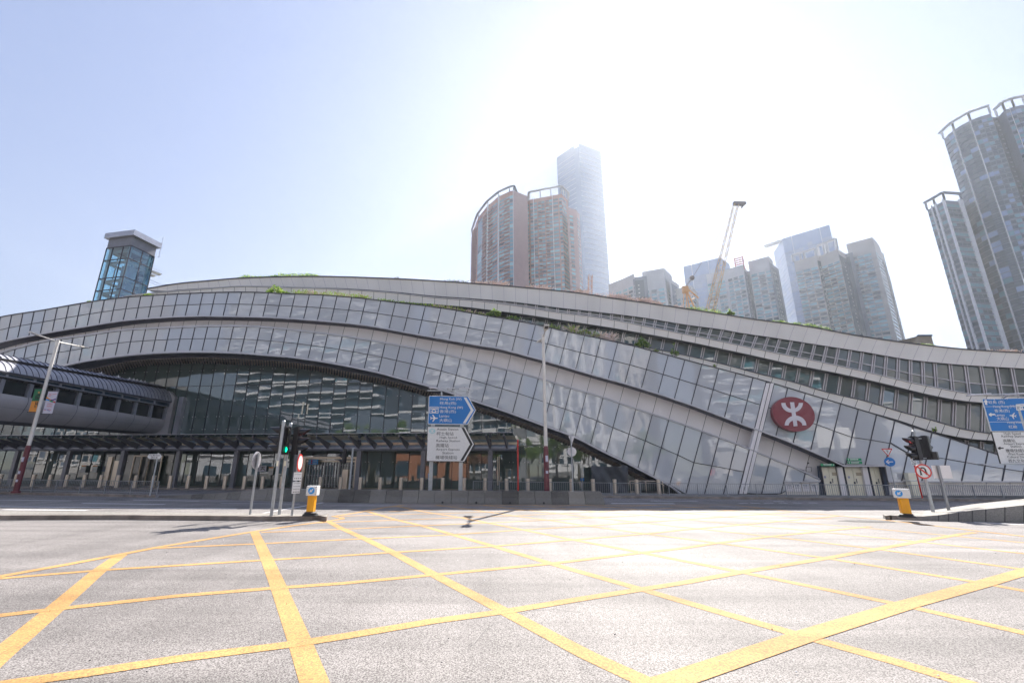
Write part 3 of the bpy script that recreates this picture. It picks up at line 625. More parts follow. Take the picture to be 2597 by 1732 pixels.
mb = MB(); mb.prism([onp(-60, 1250, Y0), onp(1640, 1252, Y0), onp(1640, 1256, Y0), onp(-60, 1256, Y0)], NRM * .1)
# door recess: back wall, jambs, three pairs of cream doors
RY = Y0 + .42
mb = MB(); quad3(mb, [(2072, 1181), (2078, 1256), (2252, 1256), (2240, 1181)], RY + .25)
a0, a1 = onp(2244.5, 1181, Y0), onp(2255.5, 1255, Y0); mb.face([a0, a1, a1 + NRM * .6, a0 + NRM * .6])
b0, b1 = onp(2077, 1183, Y0), onp(2078, 1256, Y0)
S0, S1 = onp(2076, 1183, Y0), onp(2246, 1183, Y0); mb.face([S0, S1, S1 + NRM * .7, S0 + NRM * .7])
mb.build('door_recess', M['greyw'], ST)
for k, (xa, xb) in enumerate(((2080, 2119), (2138, 2182), (2201, 2229))):
    d = MB(); lean = .105
    tl, tr = onp(xa, 1184, RY), onp(xb, 1184, RY)
    zt, zb = tl.z, .17; tr = Vector((tr.x, tr.y, zt)); mid = (tl + tr) / 2
    for a, b in ((tl, mid), (mid, tr)):
        g = (b - a).normalized() * .012
        d.prism([a + g, Vector((a.x, a.y, zb)) + g, Vector((b.x, b.y, zb)) - g, b - g], NRM * .06)
    do = d.build('door', M['cream'], ST)
    h = MB(); c = Vector((mid.x, mid.y, 1.15)) - NRM * .05
    h.bar(c + TAN * .12 - UP * .15, c + TAN * .12 + UP * .15, .03, .04, NRM); h.box(c - TAN * .03 - UP * .12, (.08, .05, .14)); h.build('handle', M['mull'], do)
    if k < 2:
        s_ = MB(); s_.box(Vector((mid.x, mid.y, 1.62)) + TAN * .38 - NRM * .02, (.40, .02, .22), math.atan2(TAN.y, TAN.x)); s_.build('notice', mat('notice_board', (.5, .42, .3), .5), do)
        s_ = MB(); s_.box(Vector((mid.x, mid.y, 1.4)) - TAN * .32 - NRM * .02, (.12, .02, .15), math.atan2(TAN.y, TAN.x)); s_.build('notice', mat('notice_paper', (.42, .42, .52), .5), do)
    f = MB()
    for p in (tl, tr): f.bar(Vector((p.x, p.y, .15)) - NRM * .03, Vector((p.x, p.y, zt + .06)) - NRM * .03, .07, .1, NRM)
    f.bar(tl + UP * .06 - NRM * .03, tr + UP * .06 - NRM * .03, .1, .08, NRM); f.build('door_frame', M['mull'], ST)
for xa, xb in ((2123, 2136), (2186, 2199)):
    a, b = onp(xa, 1184, RY - .25), onp(xb, 1184, RY - .25); mb = MB(); mb.prism([a, Vector((a.x, a.y, .15)), Vector((b.x, b.y, .15)), Vector((b.x, b.y, a.z))], NRM * .4); mb.build('recess_pillar', M['alu'], ST)
mb = MB(); quad3(mb, [(2044, 1139), (2040, 1199), (2076, 1214), (2078, 1254), (2082, 1254), (2081, 1184), (2142, 1184), (2137, 1181), (2100, 1166)], Y0 + WBD + .012); mb.build('silver_ribbon', M['alu'], ST)
mb = MB()                                  # small access panel left of the doors
for p, q in (((2044, 1184), (2057, 1184)), ((2057, 1184), (2058, 1196)), ((2058, 1196), (2045, 1196)), ((2045, 1196), (2044, 1184))): mb.bar(onp(*p, Y0 + WBD - .02), onp(*q, Y0 + WBD - .02), .02, .02, NRM)
mb.build('access_panel', M['seam'], ST)
mb = MB(); c = onp(2049, 1174, Y0 + WBD); mb.tube(c, c - NRM * .05, .06); mb.build('drain_spout', M['seam'], ST)

# ================================================================== ENTRANCE CANOPY
CYp = 37.4
def cpos(x, z, Yp=CYp, y=1140):
    p = onp(x, y, Yp); return Vector((p.x, p.y, z))
cols = [-95, 49, 180, 317, 457, 603, 757, 913, 1075, 1244]
zb_ = onp(913, 1136, CYp).z                       # pipe height
EC = empty('entrance_canopy', tuple(cpos(600, 0)), 'long glass canopy on steel arms and round beam under the arch', 'canopy')
for x in cols:
    mb = MB(); p = cpos(x, .15); q = Vector((p.x, p.y, zb_ + .1))
    mb.bar(p, q, .36, .30, NRM); mb.bar(q + UP * .05 - NRM * .1, q + UP * .55 - NRM * .35, .2, .3, NRM)
    mb.box((p.x, p.y, .18), (.5, .5, .06)); mb.build('column', M['dsteel'], EC)
for a, b in zip(cols[:-1], cols[1:]):
    mb = MB(); p, q = cpos(a, zb_), cpos(b, zb_); mb.tube(p, q, .24, n=16); mb.tube(p, p.lerp(q, .02), .28, n=16); mb.tube(p.lerp(q, .98), q, .28, n=16)
    mb.build('beam', M['pipe'], EC)
p, q = cpos(1244, zb_), cpos(1309, zb_); mb = MB(); mb.tube(p, q, .24, n=16); mb.build('beam', M['pipe'], EC)
PR = 2.3                                          # projection towards the road
zf = (onp(913, 1104, CYp - PR).z)
arms = []
for a, b in zip(cols[:-1], cols[1:]):
    for t in (0, .25, .5, .75): arms.append(a + (b - a) * t)
arms += [1244, 1287]
for x in arms:
    mb = MB(); r = cpos(x, zb_ - .18); f = cpos(x, zf - .12) - NRM * PR
    a = (TAN * .06)
    mb.prism([r + a, r + UP * .55 + a, f + UP * .12 + a, f - UP * .02 + a], TAN * -.12)
    mb.tube(f + NRM * .05, f + NRM * .05 + UP * .25, .035, n=6); mb.build('arm', M['dsteel'], EC)
cg = mat('canopy_glass', (.55, .68, .66), .05, 0, 0)
pp = cg.node_tree.nodes['Principled BSDF']; nt2 = cg.node_tree
tb = nt2.nodes.new('ShaderNodeBsdfTransparent'); tb.inputs[0].default_value = (.62, .72, .70, 1); mx = nt2.nodes.new('ShaderNodeMixShader')
fz = nt2.nodes.new('ShaderNodeFresnel'); fz.inputs[0].default_value = 1.5; ma = nt2.nodes.new('ShaderNodeMath'); ma.operation = 'MULTIPLY_ADD'; ma.inputs[1].default_value = 1.0; ma.inputs[2].default_value = .10
nt2.links.new(fz.outputs[0], ma.inputs[0]); nt2.links.new(ma.outputs[0], mx.inputs[0]); nt2.links.new(tb.outputs[0], mx.inputs[1])
gl = nt2.nodes.new('ShaderNodeBsdfGlossy'); gl.inputs['Roughness'].default_value = .03; gl.inputs[0].default_value = (.8, .9, .9, 1); nt2.links.new(gl.outputs[0], mx.inputs[2]); nt2.links.new(mx.outputs[0], nt2.nodes['Material Output'].inputs[0])
M['canopyglass'] = cg
mb = MB(); fr = MB()
xs = [-95 + (1309 + 95) * i / 30 for i in range(31)]
for i in range(30):
    a = cpos(xs[i], zf + .14) - NRM * (PR + .25); b = cpos(xs[i + 1], zf + .14) - NRM * (PR + .25)
    c, d = cpos(xs[i + 1], zb_ + .55) + NRM * 1.6, cpos(xs[i], zb_ + .55) + NRM * 1.6
    g = TAN * .01; mb.face([a + g, b - g, c - g, d + g])
mb.build('glass_roof', M['canopyglass'], EC)
mb = MB(); mb.bar(cpos(-95, zf + .14) - NRM * (PR + .27), cpos(1309, zf + .14) - NRM * (PR + .27), .03, .03, UP)
mb.build('edge_strip', M['rim'], EC)
mb = MB(); mb.bar(cpos(-95, zb_ + .35) + NRM * 1.0, cpos(1309, zb_ + .35) + NRM * 1.0, .12, .3, UP); mb.build('gutter', M['steel'], EC)
mb = MB(); a, b = cpos(-95, zb_ + .2) + NRM * 1.2, cpos(1309, zb_ + .2) + NRM * 1.2
mb.face([a, b, b + NRM * 3.2, a + NRM * 3.2]); mb.build('canopy_ceiling', M['pipe'], EC)
for x in (570, 836, 899, 963, 1034, 1115, 1180):
    p = cpos(x, zb_ + .17) + NRM * 2.2; mb = MB(); mb.tube(p, p - UP * .04, .13, n=12); mb.build('downlight', M['downlit'], EC)

# entrance fittings on the hall wall ------------------------------------
def hp(x, z, off=.15): p = onp(x, 1200, GY - off); return Vector((p.x, p.y, z))
def zpx(x, y, off=.15): return onp(x, y, GY - off).z
G = empty('folding_gate', tuple(hp(835, .15)), 'dark folding steel gate in a beige frame beside the glass entrance', 'gate')
mb = MB(); zt = zpx(835, 1172)
for i in range(34):
    t = i / 33; p = hp(776 + (900 - 776) * t, .15); pr = NRM * (-.06 if i % 2 else .04)
    mb.bar(p + pr, Vector((p.x, p.y, zt)) + pr, .055, .05, NRM, i % 2)
for z in (.4, 1.2, 2.1): mb.bar(hp(776, z), hp(900, z), .03, .05, UP, 0)
mb.build('gate_slats', [M['galv'], M['dsteel']], G)
mb = MB(); zt2 = zpx(835, 1161)
for x in (769, 903): p = hp(x, .15, .2); mb.bar(p, Vector((p.x, p.y, zt2)), .28, .2, NRM)
mb.bar(hp(766, zt2, .2), hp(906, zt2, .2), .12, .2, UP); mb.bar(hp(766, zt + .1, .2), hp(906, zt + .1, .2), .08, .15, UP); mb.build('gate_frame', M['steel'], G)
mb = MB(); p, q = hp(768, .15, -.2), hp(905, .15, -.2); mb.face([p, q, Vector((q.x, q.y, zt2)), Vector((p.x, p.y, zt2))]); mb.build('gate_back', M['soff'], G)
def box_between(name, m, xa, xb, ya, yb, off, dep, label, cat, Yp=None, parts=None, zbot=None):
    Yp = Yp if Yp else GY - off
    a = onp(xa, ya, Yp); b = onp(xb, ya, Yp); z1 = (a.z + b.z) / 2; z0 = onp((xa + xb) / 2, yb, Yp).z if zbot is None else zbot
    mb = MB(); mb.prism([Vector((a.x, a.y, z0)), Vector((b.x, b.y, z0)), Vector((b.x, b.y, z1)), Vector((a.x, a.y, z1))], NRM * dep)
    o = mb.build(name, m); tag(o, label, cat); return o, Vector((a.x, a.y, z0)), Vector((b.x, b.y, z1))
o, a, b = box_between('direction_sign', M['blue2'], 783, 807, 1164.5, 1177, .6, .05, 'small light blue direction sign hung above the folding gate', 'sign')
for i, z in ((0, .7), (1, .28)):
    m2 = MB(); P = lambda u, v: a.lerp(Vector((b.x, b.y, a.z)), u) + UP * (b.z - a.z) * v - NRM * .02
    m2.bar(P(.1, z), P(.22, z), .05, .01, NRM); m2.bar(P(.5, z), P(.92, z), .035, .01, NRM); m2.build('sign_writing', M['white'], o)
    m2 = MB(); m2.tube(P(.36, z), P(.36, z) - NRM * .015, .08, n=10); m2.build('sign_emblem', M['red'], o)
box_between('control_cabinet', M['steel'], 869, 883, 1190, 1241, 0, .4, 'beige metal control cabinet standing before the folding gate', 'cabinet', Yp=38.5, zbot=.15)
# totem panels, posters and door frames left of the gate
for i, (xa, xb, ya, m, lb) in enumerate(((275, 286, 1158, 'steel', 'slim cream totem panel beside a canopy column'), (291, 308, 1168, 'steel', 'wide beige display panel next to the cream totem'))):
    box_between('totem_panel', M[m], xa, xb, ya, 1232, 0, .2, lb, 'totem', Yp=39.0, zbot=.15)
for xa, xb, ya, yb, m, lb in ((207, 219, 1180, 1198, 'white', 'white notice with an orange header hanging on the dark glass, left one'), (236, 248, 1180, 1198, 'white', 'white notice with an orange header hanging on the dark glass, right one'),
                              (262, 273, 1182, 1196, 'greyw', 'small grey square notice on the glass left of the totem'), (650, 676, 1181, 1195, 'bannerw', 'white poster with dark brush lettering behind the round sign'), (682, 694, 1184, 1204, 'white', 'white notice with orange top on glass left of the gate'),
                              (1086, 1091, 1200, 1208, 'blue2', 'small cyan notice on glass, upper of two'), (1086, 1091, 1209, 1216, 'blue2', 'small cyan notice on glass, lower of two')):
    o, a, b = box_between('notice', M[m], xa, xb, ya, yb, .25, .03, lb, 'notice')
    if m == 'white':
        m2 = MB(); m2.prism([Vector((a.x, a.y, b.z - .09)) - NRM * .01, Vector((b.x, b.y, b.z - .09)) - NRM * .01, b - NRM * .01, Vector((a.x, a.y, b.z)) - NRM * .01], NRM * .005); m2.build('notice_header', M['bannero'], o)
        m2 = MB()
        for k in range(4): m2.bar(Vector((a.x, a.y, a.z + .1 + .08 * k)) - NRM * .01 + TAN * .05, Vector((b.x, b.y, a.z + .1 + .08 * k)) - NRM * .01 - TAN * .05, .015, .005, NRM)
        m2.build('sign_writing', M['greyw'], o)
    if m == 'bannerw':
        m2 = MB(); P = lambda u, v: a.lerp(Vector((b.x, b.y, a.z)), u) + UP * (b.z - a.z) * v - NRM * .012
        for u0, v0, u1, v1 in ((.05, .9, .25, .2), (.12, .5, .3, .55), (.45, .75, .9, .72), (.68, .95, .5, .15), (.66, .6, .92, .12), (.5, .4, .85, .45)): m2.bar(P(u0, v0), P(u1, v1), .05, .005, NRM)
        m2.build('sign_writing', M['ink'], o)
for x, lb in ((333, 'framed glass entrance doors left of the street name post'), (1263, 'tall glass entrance doors with twin bronze pulls beside the blue and white sign')):
    E_ = empty('entrance_door', tuple(hp(x, .15, .3)), lb, 'door')
    if x < 400:
        mb = MB()
        for xx in (333, 352, 372, 404):
            p = hp(xx, .15, .3); mb.bar(p, Vector((p.x, p.y, 2.9)), .09, .12, NRM)
        mb.bar(hp(333, 2.9, .3), hp(404, 2.9, .3), .12, .12, UP); mb.build('door_frame', M['steel'], E_)
        mb = MB(); mb.face([hp(334, .15, .28), hp(403, .15, .28), hp(403, 2.85, .28), hp(334, 2.85, .28)]); mb.build('door_glass', M['bluetint'], E_)
    else:
        for xx in (1262, 1266):
            mb = MB(); p = hp(xx, .5, .35); mb.tube(p, Vector((p.x, p.y, 2.9)), .04); mb.build('handle', M['steel'], E_)
for i, (xx, yy) in enumerate(((31, 1144), (717, 1152))):
    T = empty('slender_post', tuple(hp(xx, .15, 1.5)), ('bronze post leaning light beside the left canopy column' if i == 0 else 'bronze post on glass seen between the two signal poles'), 'post')
    mb = MB(); p = hp(xx, .15, 1.5); mb.tube(p, Vector((p.x, p.y, 3.2)), .07); mb.build('post', M['steel'], T)
# black tarpaulin under the foot of the arch
mb = MB(); na, nb_ = 28, 14; A = []
for j in range(nb_ + 1):
    v = j / nb_
    for i in range(na + 1):
        u = i / na; p = onp(1500 + 92 * u, 1180 + 73 * v + (3 if 0 < u < 1 else 0) * math.sin(math.pi * u), 36.3)
        d = .05 * math.sin(u * 9 + v * 5) + .04 * math.sin(u * 23 - v * 9) * (1 - abs(u - .5)) + .06 * math.sin((u - v) * 7); A.append(p + NRM * d)
mb.mesh(A, [(j * (na + 1) + i, j * (na + 1) + i + 1, (j + 1) * (na + 1) + i + 1, (j + 1) * (na + 1) + i) for j in range(nb_) for i in range(na)], 0, True)
TP = mb.build('tarpaulin', M['tarp']); tag(TP, 'black tarpaulin hung as a screen under the low end of the arch', 'tarpaulin')
mb = MB()
for i in range(16): p = onp(1503 + 86 * i / 15, 1252, 36.2); mb.tube(p, p - NRM * .03, .035, n=8)
mb.build('weight_ring', M['rubber'], TP)
# hand railing by the arch foot
RL = empty('hand_rail', tuple(onp(1640, 1252, 35.6)), 'low stainless hand rail behind the bollards at the arch foot', 'railing')
mb = MB()
for x in (1600, 1640, 1683): p = onp(x, 1252, 35.6); mb.tube(p, Vector((p.x, p.y, 1.05)), .03)
mb.build('post', M['steel'], RL); mb = MB(); a, b = onp(1597, 1220, 35.6), onp(1670, 1220, 35.6); a.z = b.z = 1.05; mb.tube(a, b, .03); c = onp(1684, 1232, 35.6); mb.tube(b, Vector((c.x, c.y, .75)), .03); mb.build('rail', M['steel'], RL)

# ================================================================== BOLLARDS
bx = [5.6, 45, 89, 131, 174, 218, 260, 303, 348, 393, 436, 481, 527.7, 574, 623, 669, 717, 766, 815, 866, 916, 966, 1018, 1071, 1123.6, 1178, 1230.6, 1284.6, 1338.5, 1394.6, 1447.7, 1502.5, 1557.5, 1612.7, 1667.6]
proto = None; vis = 0
for i, x in enumerate(bx):
    p = onp(x, 1200, 34.9); loc = (p.x, p.y, .15)
    lb = ('plain stainless steel bollard, %s from the left edge of the photo' % nth(i)) if i < 12 else ('plain stainless steel bollard, %s from the right end of the long row' % nth(len(bx) - 1 - i))
    if proto is None:
        proto = empty('bollard', loc, lb, 'bollard', 'stainless steel bollards along the forecourt kerb')
        mb = MB(); mb.tube((0, 0, 0), (0, 0, 1.0), .145, n=20, cap=False); mb.tube((0, 0, 1.0), (0, 0, 1.015), .145, .13, n=20); mb.build('post', M['steel'], proto, local=True)
        mb = MB(); mb.tube((0, 0, 0), (0, 0, .03), .19, n=20); mb.build('base_ring', M['kerb'], proto, local=True)
    else: c = copy_tree(proto); c.location = loc; c['label'] = lb

# ================================================================== CONCRETE BARRIERS
bar_pts = [(400, 1262, .13), (470, 1264.3, .22), (540, 1266.5, .34), (610, 1268.6, .5), (668, 1270, .66), (900, 1275, .66), (1100, 1277.6, .66), (1300, 1279, .66), (1528, 1280, .66)]
BP = [onz(x, y, 0) for x, y, h in bar_pts]
def bar_at(sv):
    acc = 0
    for i in range(len(BP) - 1):
        L = (BP[i + 1] - BP[i]).length
        if acc + L >= sv or i == len(BP) - 2:
            t = (sv - acc) / L; return BP[i].lerp(BP[i + 1], t), bar_pts[i][2] * (1 - t) + bar_pts[i + 1][2] * t
        acc += L
tot = sum((BP[i + 1] - BP[i]).length for i in range(len(BP) - 1)); nb = 30; seg = tot / nb
cm = [M['concrete'], grained('barrier_concrete_dark', (.13, .12, .11), (.17, .16, .145), (.2, .19, .17), .9, scale=30, big=.8, bump=.2), grained('barrier_concrete_pale', (.28, .26, .23), (.32, .295, .26), (.35, .325, .285), .85, scale=30, big=.4, bump=.2)]
for i in range(nb):
    (a, ha), (b, hb) = bar_at(i * seg + .012), bar_at((i + 1) * seg - .012)
    t = (b - a).normalized(); n_ = Vector((-t.y, t.x, 0)); mb = MB()
    def prof(p, h):
        f = h / .66; bs = .04 + .22 * f
        pr = [(0, 0), (.01, .08 * f + .01), (.10 * f, .30 * f + .02), (.16 * f, h * .98), (.18 * f, h), (.34 * f + .1, h), (.36 * f + .1, h * .98), (.52 * f + .1, 0)]
        return [p + n_ * u + UP * v for u, v in pr]
    A, B = prof(a, ha), prof(b, hb)
    if i == nb - 1: B = [p + t * .16 * (1 - (p.z / .66)) for p in B]; 
    mb.mesh(A + B, [(k, k + 1, 8 + k + 1, 8 + k) for k in range(7)] + [tuple(range(8)), tuple(range(8, 16))[::-1]])
    r_ = nb - 1 - i
    nm = 'sloping concrete barrier block, %s from the low left end' % nth(i) if i < 12 else 'upright grey concrete barrier block, %s from the right end' % nth(r_)
    o = mb.build('concrete_barrier', cm[1 if i in (6, 14, 15, 27) or i % 7 == 3 else (2 if i in (10, 11, 28, 12) else 0)]); tag(o, nm, 'barrier', 'concrete barrier blocks along the road edge')
    if 20 <= i <= 26 and i % 2 == 0:
        m2 = MB(); c = (a + b) / 2 + UP * .08 - n_ * .015; m2.tube(c, c + n_ * .1, .055, n=10); m2.build('drain_hole', M['rubber'], o)

# ================================================================== RAILINGS
def railing(pts, z0, h, label, step=.13, panel=2.0):
    root = empty('pedestrian_railing', (pts[0][0], pts[0][1], z0), label, 'railing', 'galvanised pedestrian railings')
    P = [Vector((p[0], p[1], z0)) for p in pts]
    for a, b in zip(P[:-1], P[1:]):
        L = (b - a).length; n_ = max(1, round(L / panel)); t = (b - a) / L
        for k in range(n_):
            p, q = a.lerp(b, k / n_), a.lerp(b, (k + 1) / n_)
            mb = MB(); m = int((q - p).length / step)
            for j in range(1, m): c = p.lerp(q, j / m); mb.bar(c + UP * .12, c + UP * h, .014, .014, (0, 1, 0))
            for z in (.12, h): mb.bar(p + UP * z, q + UP * z, .03, .035, UP)
            mb.build('bars', M['galvd'], root)
            mb = MB(); mb.bar(p, p + UP * (h + .02), .05, .05, (0, 1, 0)); mb.build('post', M['galvd'], root)
    mb = MB(); mb.bar(P[-1], P[-1] + UP * (h + .02), .05, .05, (0, 1, 0)); mb.build('post', M['galvd'], root)
def rp(x, yoff): # a point on the forecourt kerb line, a little behind the edge
    for i in range(len(KL) - 1):
        a, b = KL[i], KL[i + 1]
        if a[0] <= x <= b[0]: t = (x - a[0]) / (b[0] - a[0]); return (x, a[1] * (1 - t) + b[1] * t + yoff)
railing([rp(-1.5, .5), rp(7.9, .5)], .15, .80, 'grey railing run seen over the concrete barrier at the centre')
railing([rp(8.0, .5), rp(21, .5), rp(31, .5), rp(44, .5)], .15, .80, 'long grey railing run along the right hand pavement')
railing([(-62, 33.15), (-32.6, 32.2), (-20.6, 29.35)], .15, .78, 'grey railing on the narrow left island below the banners')

# ================================================================== FOOTBRIDGE (covered walkway, left)
FB = empty('footbridge', (-36, 40, 0), 'covered elevated footbridge with zinc vaulted roof entering the station at left', 'footbridge')
EX, EY = onp(425, 1060, GY - .3).x, onp(425, 1060, GY - .3).y
DIR = Vector((-.02, -1, 0)).normalized()
def fb_fit():
    """footbridge line from its seen end at the station towards the camera side"""
    e = Vector((EX, EY, 0)); L = 26.0; return e, L
e0, FL = fb_fit()
def fbx(xpx, side=0):    # distance along the bridge at which its near face is seen at photo column xpx
    d = ray(xpx, 1100); s = (e0.x * d[1] - e0.y * d[0]) / (DIR.y * d[0] - DIR.x * d[1]); return s
sx = Vector((-DIR.y, DIR.x, 0)); sx = sx if sx.x > 0 else -sx      # towards the side we see
def zat(xpx, y, s):      # height of the point seen at (xpx, y) on the near face
    p = e0 + DIR * s; d = ray(xpx, y); return HC + d[2] * p.y / d[1]
s_e, s_l = fbx(405), fbx(5)
def fz(y405, y5, off):       # height profile of one long edge of the bridge, lying `off` behind (-) the near face
    o = e0 + sx * off; out = []
    for xpx, y in ((405, y405), (5, y5)):
        d = ray(xpx, 1100); s_ = (o.x * d[1] - o.y * d[0]) / (DIR.y * d[0] - DIR.x * d[1]); p = o + DIR * s_; dd = ray(xpx, y); out.append((s_, HC + dd[2] * p.y / dd[1]))
    (a, za), (b, zb2) = out
    return lambda s_: za + (zb2 - za) * (s_ - a) / (b - a)
EDG = {k: (off, fz(y1, y2, off)) for k, (y1, y2, off) in dict(
    ridge=(982, 910, -1.5), gut=(987, 923, -.75), sk=(1016, 948, .25), st=(1020, 953, 0), sb=(1030, 961, .05), wt=(1033, 967, -.05), sill=(1063, 1002, -.05), cm=(1083, 1034, -.12), bot=(1099, 1068, -.75)).items()}
def E3(k, s_, dz=0, do=0):
    off, f = EDG[k]; p = e0 + DIR * s_ + sx * (off + do); return Vector((p.x, p.y, f(s_) + dz))
SS = [0, 1, 2]; 
def srange(a, b, st): n = int((b - a) / st); return [a + (b - a) * i / n for i in range(n + 1)]
SR = srange(.2, 26, .45)
def arc_pts(k0, k1, s_, bulge, n=5):
    a, b = E3(k0, s_), E3(k1, s_); out = []
    for i in range(n + 1):
        t = i / n; p = a.lerp(b, t); out.append(p + (sx * .7 + UP * .7) * bulge * math.sin(math.pi * t))
    return out
# upper vault (over the ridge to the far side) and lower skirt, standing-seam zinc
mb = MB(); rb = MB()
def vault(s_):
    near = arc_pts('gut', 'ridge', s_, .05, 3); r = near[-1]; far = [r - sx * d_ + UP * z for d_, z in ((.6, -.03), (1.4, -.25), (2.2, -.7), (2.9, -1.3), (3.2, -2.3))]
    return near + far
rows_ = [vault(s_) for s_ in SR]
for i in range(len(SR) - 1): mb.ribbon(rows_[i], rows_[i + 1], 0, True)
for i in range(len(SR)):
    for j in range(len(rows_[i]) - 1): mb.bar(rows_[i][j] + UP * .03, rows_[i][j + 1] + UP * .03, .03, .06, UP, 1)
mb.build('roof_vault', [M['zinc'], M['zincd']], FB)
mb = MB(); rows_ = [arc_pts('sk', 'gut', s_, .16, 5) for s_ in SR]
for i in range(len(SR) - 1): mb.ribbon(rows_[i], rows_[i + 1], 0, True)
for i in range(len(SR)):
    for j in range(5): mb.bar(rows_[i][j] + UP * .02, rows_[i][j + 1] + UP * .02, .03, .05, UP, 1)
mb.build('roof_skirt', [M['zinc'], M['zincd']], FB)
mb = MB(); mb.bar(E3('gut', .2, .04, .02), E3('gut', 26, .04, .02), .22, .2, UP); mb.build('roof_gutter', M['black'], FB)
mb = MB(); mb.bar(E3('sk', .2, -.03, -.06), E3('sk', 26, -.03, -.06), .16, .08, UP); mb.build('eave_shadow_gap', M['soff'], FB)  # solid dark bar stands in for the shaded gap under the eave
mb = MB()
for k in ('st', 'sb'): mb.bar(E3(k, .3), E3(k, 26), .1, .09, UP)
mb.build('transom_rail', M['pipe'], FB)
mb = MB(); mb.face([E3('st', .3), E3('sb', .3), E3('sb', 26), E3('st', 26)]); mb.build('transom_glass', M['tealdk'], FB)
PS = srange(.3, 25.5, 1.82)
for s_ in PS:
    mb = MB(); mb.bar(E3('st', s_, .05, .03), E3('sb', s_, -.05, .03), .16, .1, sx); mb.bar(E3('wt', s_, 0, -.1), E3('sill', s_, 0, -.1), .28, .22, sx); mb.build('post', M['pipe'], FB)
for a, b in zip(PS[:-1], PS[1:]):
    mb = MB(); mb.face([E3('wt', a, 0, -.25), E3('sill', a, 0, -.25), E3('sill', b, 0, -.25), E3('wt', b, 0, -.25)]); mb.build('window', M['bridgewin'], FB)
for (ka, kb) in (('sill', 'cm'), ('cm', 'bot')):
    for a, b in zip(PS[:-1], PS[1:]):
        mb = MB(); n_ = 4; A = []; B = []; g = .02
        for i in range(n_ + 1):
            t = i / n_; bl = .10 * math.sin(math.pi * t)
            A.append(E3(ka, a + g).lerp(E3(kb, a + g), t * .985 + .007) + sx * bl); B.append(E3(ka, b - g).lerp(E3(kb, b - g), t * .985 + .007) + sx * bl)
        mb.ribbon(A, B, 0, True); mb.build('cladding_panel', M['clad'], FB)
mb = MB(); mb.ribbon([E3('sill', a, 0, -.08) for a in PS], [E3('cm', a, 0, -.08) for a in PS]); mb.ribbon([E3('cm', a, 0, -.08) for a in PS], [E3('bot', a, 0, -.08) for a in PS])
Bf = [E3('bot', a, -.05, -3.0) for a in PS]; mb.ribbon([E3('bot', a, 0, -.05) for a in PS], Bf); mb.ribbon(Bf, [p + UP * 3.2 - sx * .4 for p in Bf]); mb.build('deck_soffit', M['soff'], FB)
mb = MB()
p0, p1 = e0 + DIR * .2 + sx * .45, e0 + DIR * .2 - sx * 4
zt_, zb3 = 9.3, 4.6; mb.prism([Vector((p0.x, p0.y, zb3)), Vector((p0.x, p0.y, zt_ - .6)), Vector((p0.x - .7, p0.y, zt_)), Vector((p1.x, p1.y, zt_ + .8)), Vector((p1.x, p1.y, zb3))], -DIR * 2.5)
mb.build('end_portal', M['clad'], FB)
mb = MB(); p = e0 + sx * 1.25 + DIR * .1; mb.box((p.x, p.y, 6.6), (.45, .5, 4.2)); mb.build('end_column', M['pipe'], FB)
for s_ in (2.0, 2.5, 3.0, 3.4, 3.9, 5.2, 7.0): mb = MB(); p = E3('ridge', s_, .02); mb.box(p, (.3, .26, .12)); mb.tube(p, p + UP * .18, .04, n=6); mb.build('roof_vent', M['rim'], FB)

# ================================================================== GLASS LIFT TOWER ON THE ROOF
HT = 30.0
LG_ = [onz(x, y, HT) for x, y in ((270.8, 630), (332.8, 622.7), (391.9, 650.9))]
LT = empty('lift_tower', (LG_[1].x, LG_[1].y, 10), 'blue glass lift tower with flat grey cap rising above the left of the roof', 'tower')
l4 = LG_[0] + LG_[2] - LG_[1]; FP = [LG_[0], LG_[1], LG_[2], l4]
bz = onY(301.8, 748.5, LG_[1].y).z
rz = [HT] + [onY(x, y, LG_[1].y).z for x, y in ((325.3, 654.9), (313.8, 701.4), (305.2, 732.4))] + [bz - 3.5]
gb = mat('lift_glass', (.2, .4, .6), .05, 0, 0); n_ = gb.node_tree; 
tb = n_.nodes.new('ShaderNodeBsdfTransparent'); tb.inputs[0].default_value = (.60, .88, .98, 1); mx = n_.nodes.new('ShaderNodeMixShader'); gl = n_.nodes.new('ShaderNodeBsdfGlossy'); gl.inputs['Roughness'].default_value = .02; gl.inputs[0].default_value = (.75, .85, .95, 1)
fz_ = n_.nodes.new('ShaderNodeFresnel'); fz_.inputs[0].default_value = 1.5; ma = n_.nodes.new('ShaderNodeMath'); ma.operation = 'MULTIPLY_ADD'; ma.inputs[1].default_value = 1.2; ma.inputs[2].default_value = .10
n_.links.new(fz_.outputs[0], ma.inputs[0]); n_.links.new(ma.outputs[0], mx.inputs[0]); n_.links.new(tb.outputs[0], mx.inputs[1]); n_.links.new(gl.outputs[0], mx.inputs[2]); n_.links.new(mx.outputs[0], n_.nodes['Material Output'].inputs[0])
M['liftglass'] = gb
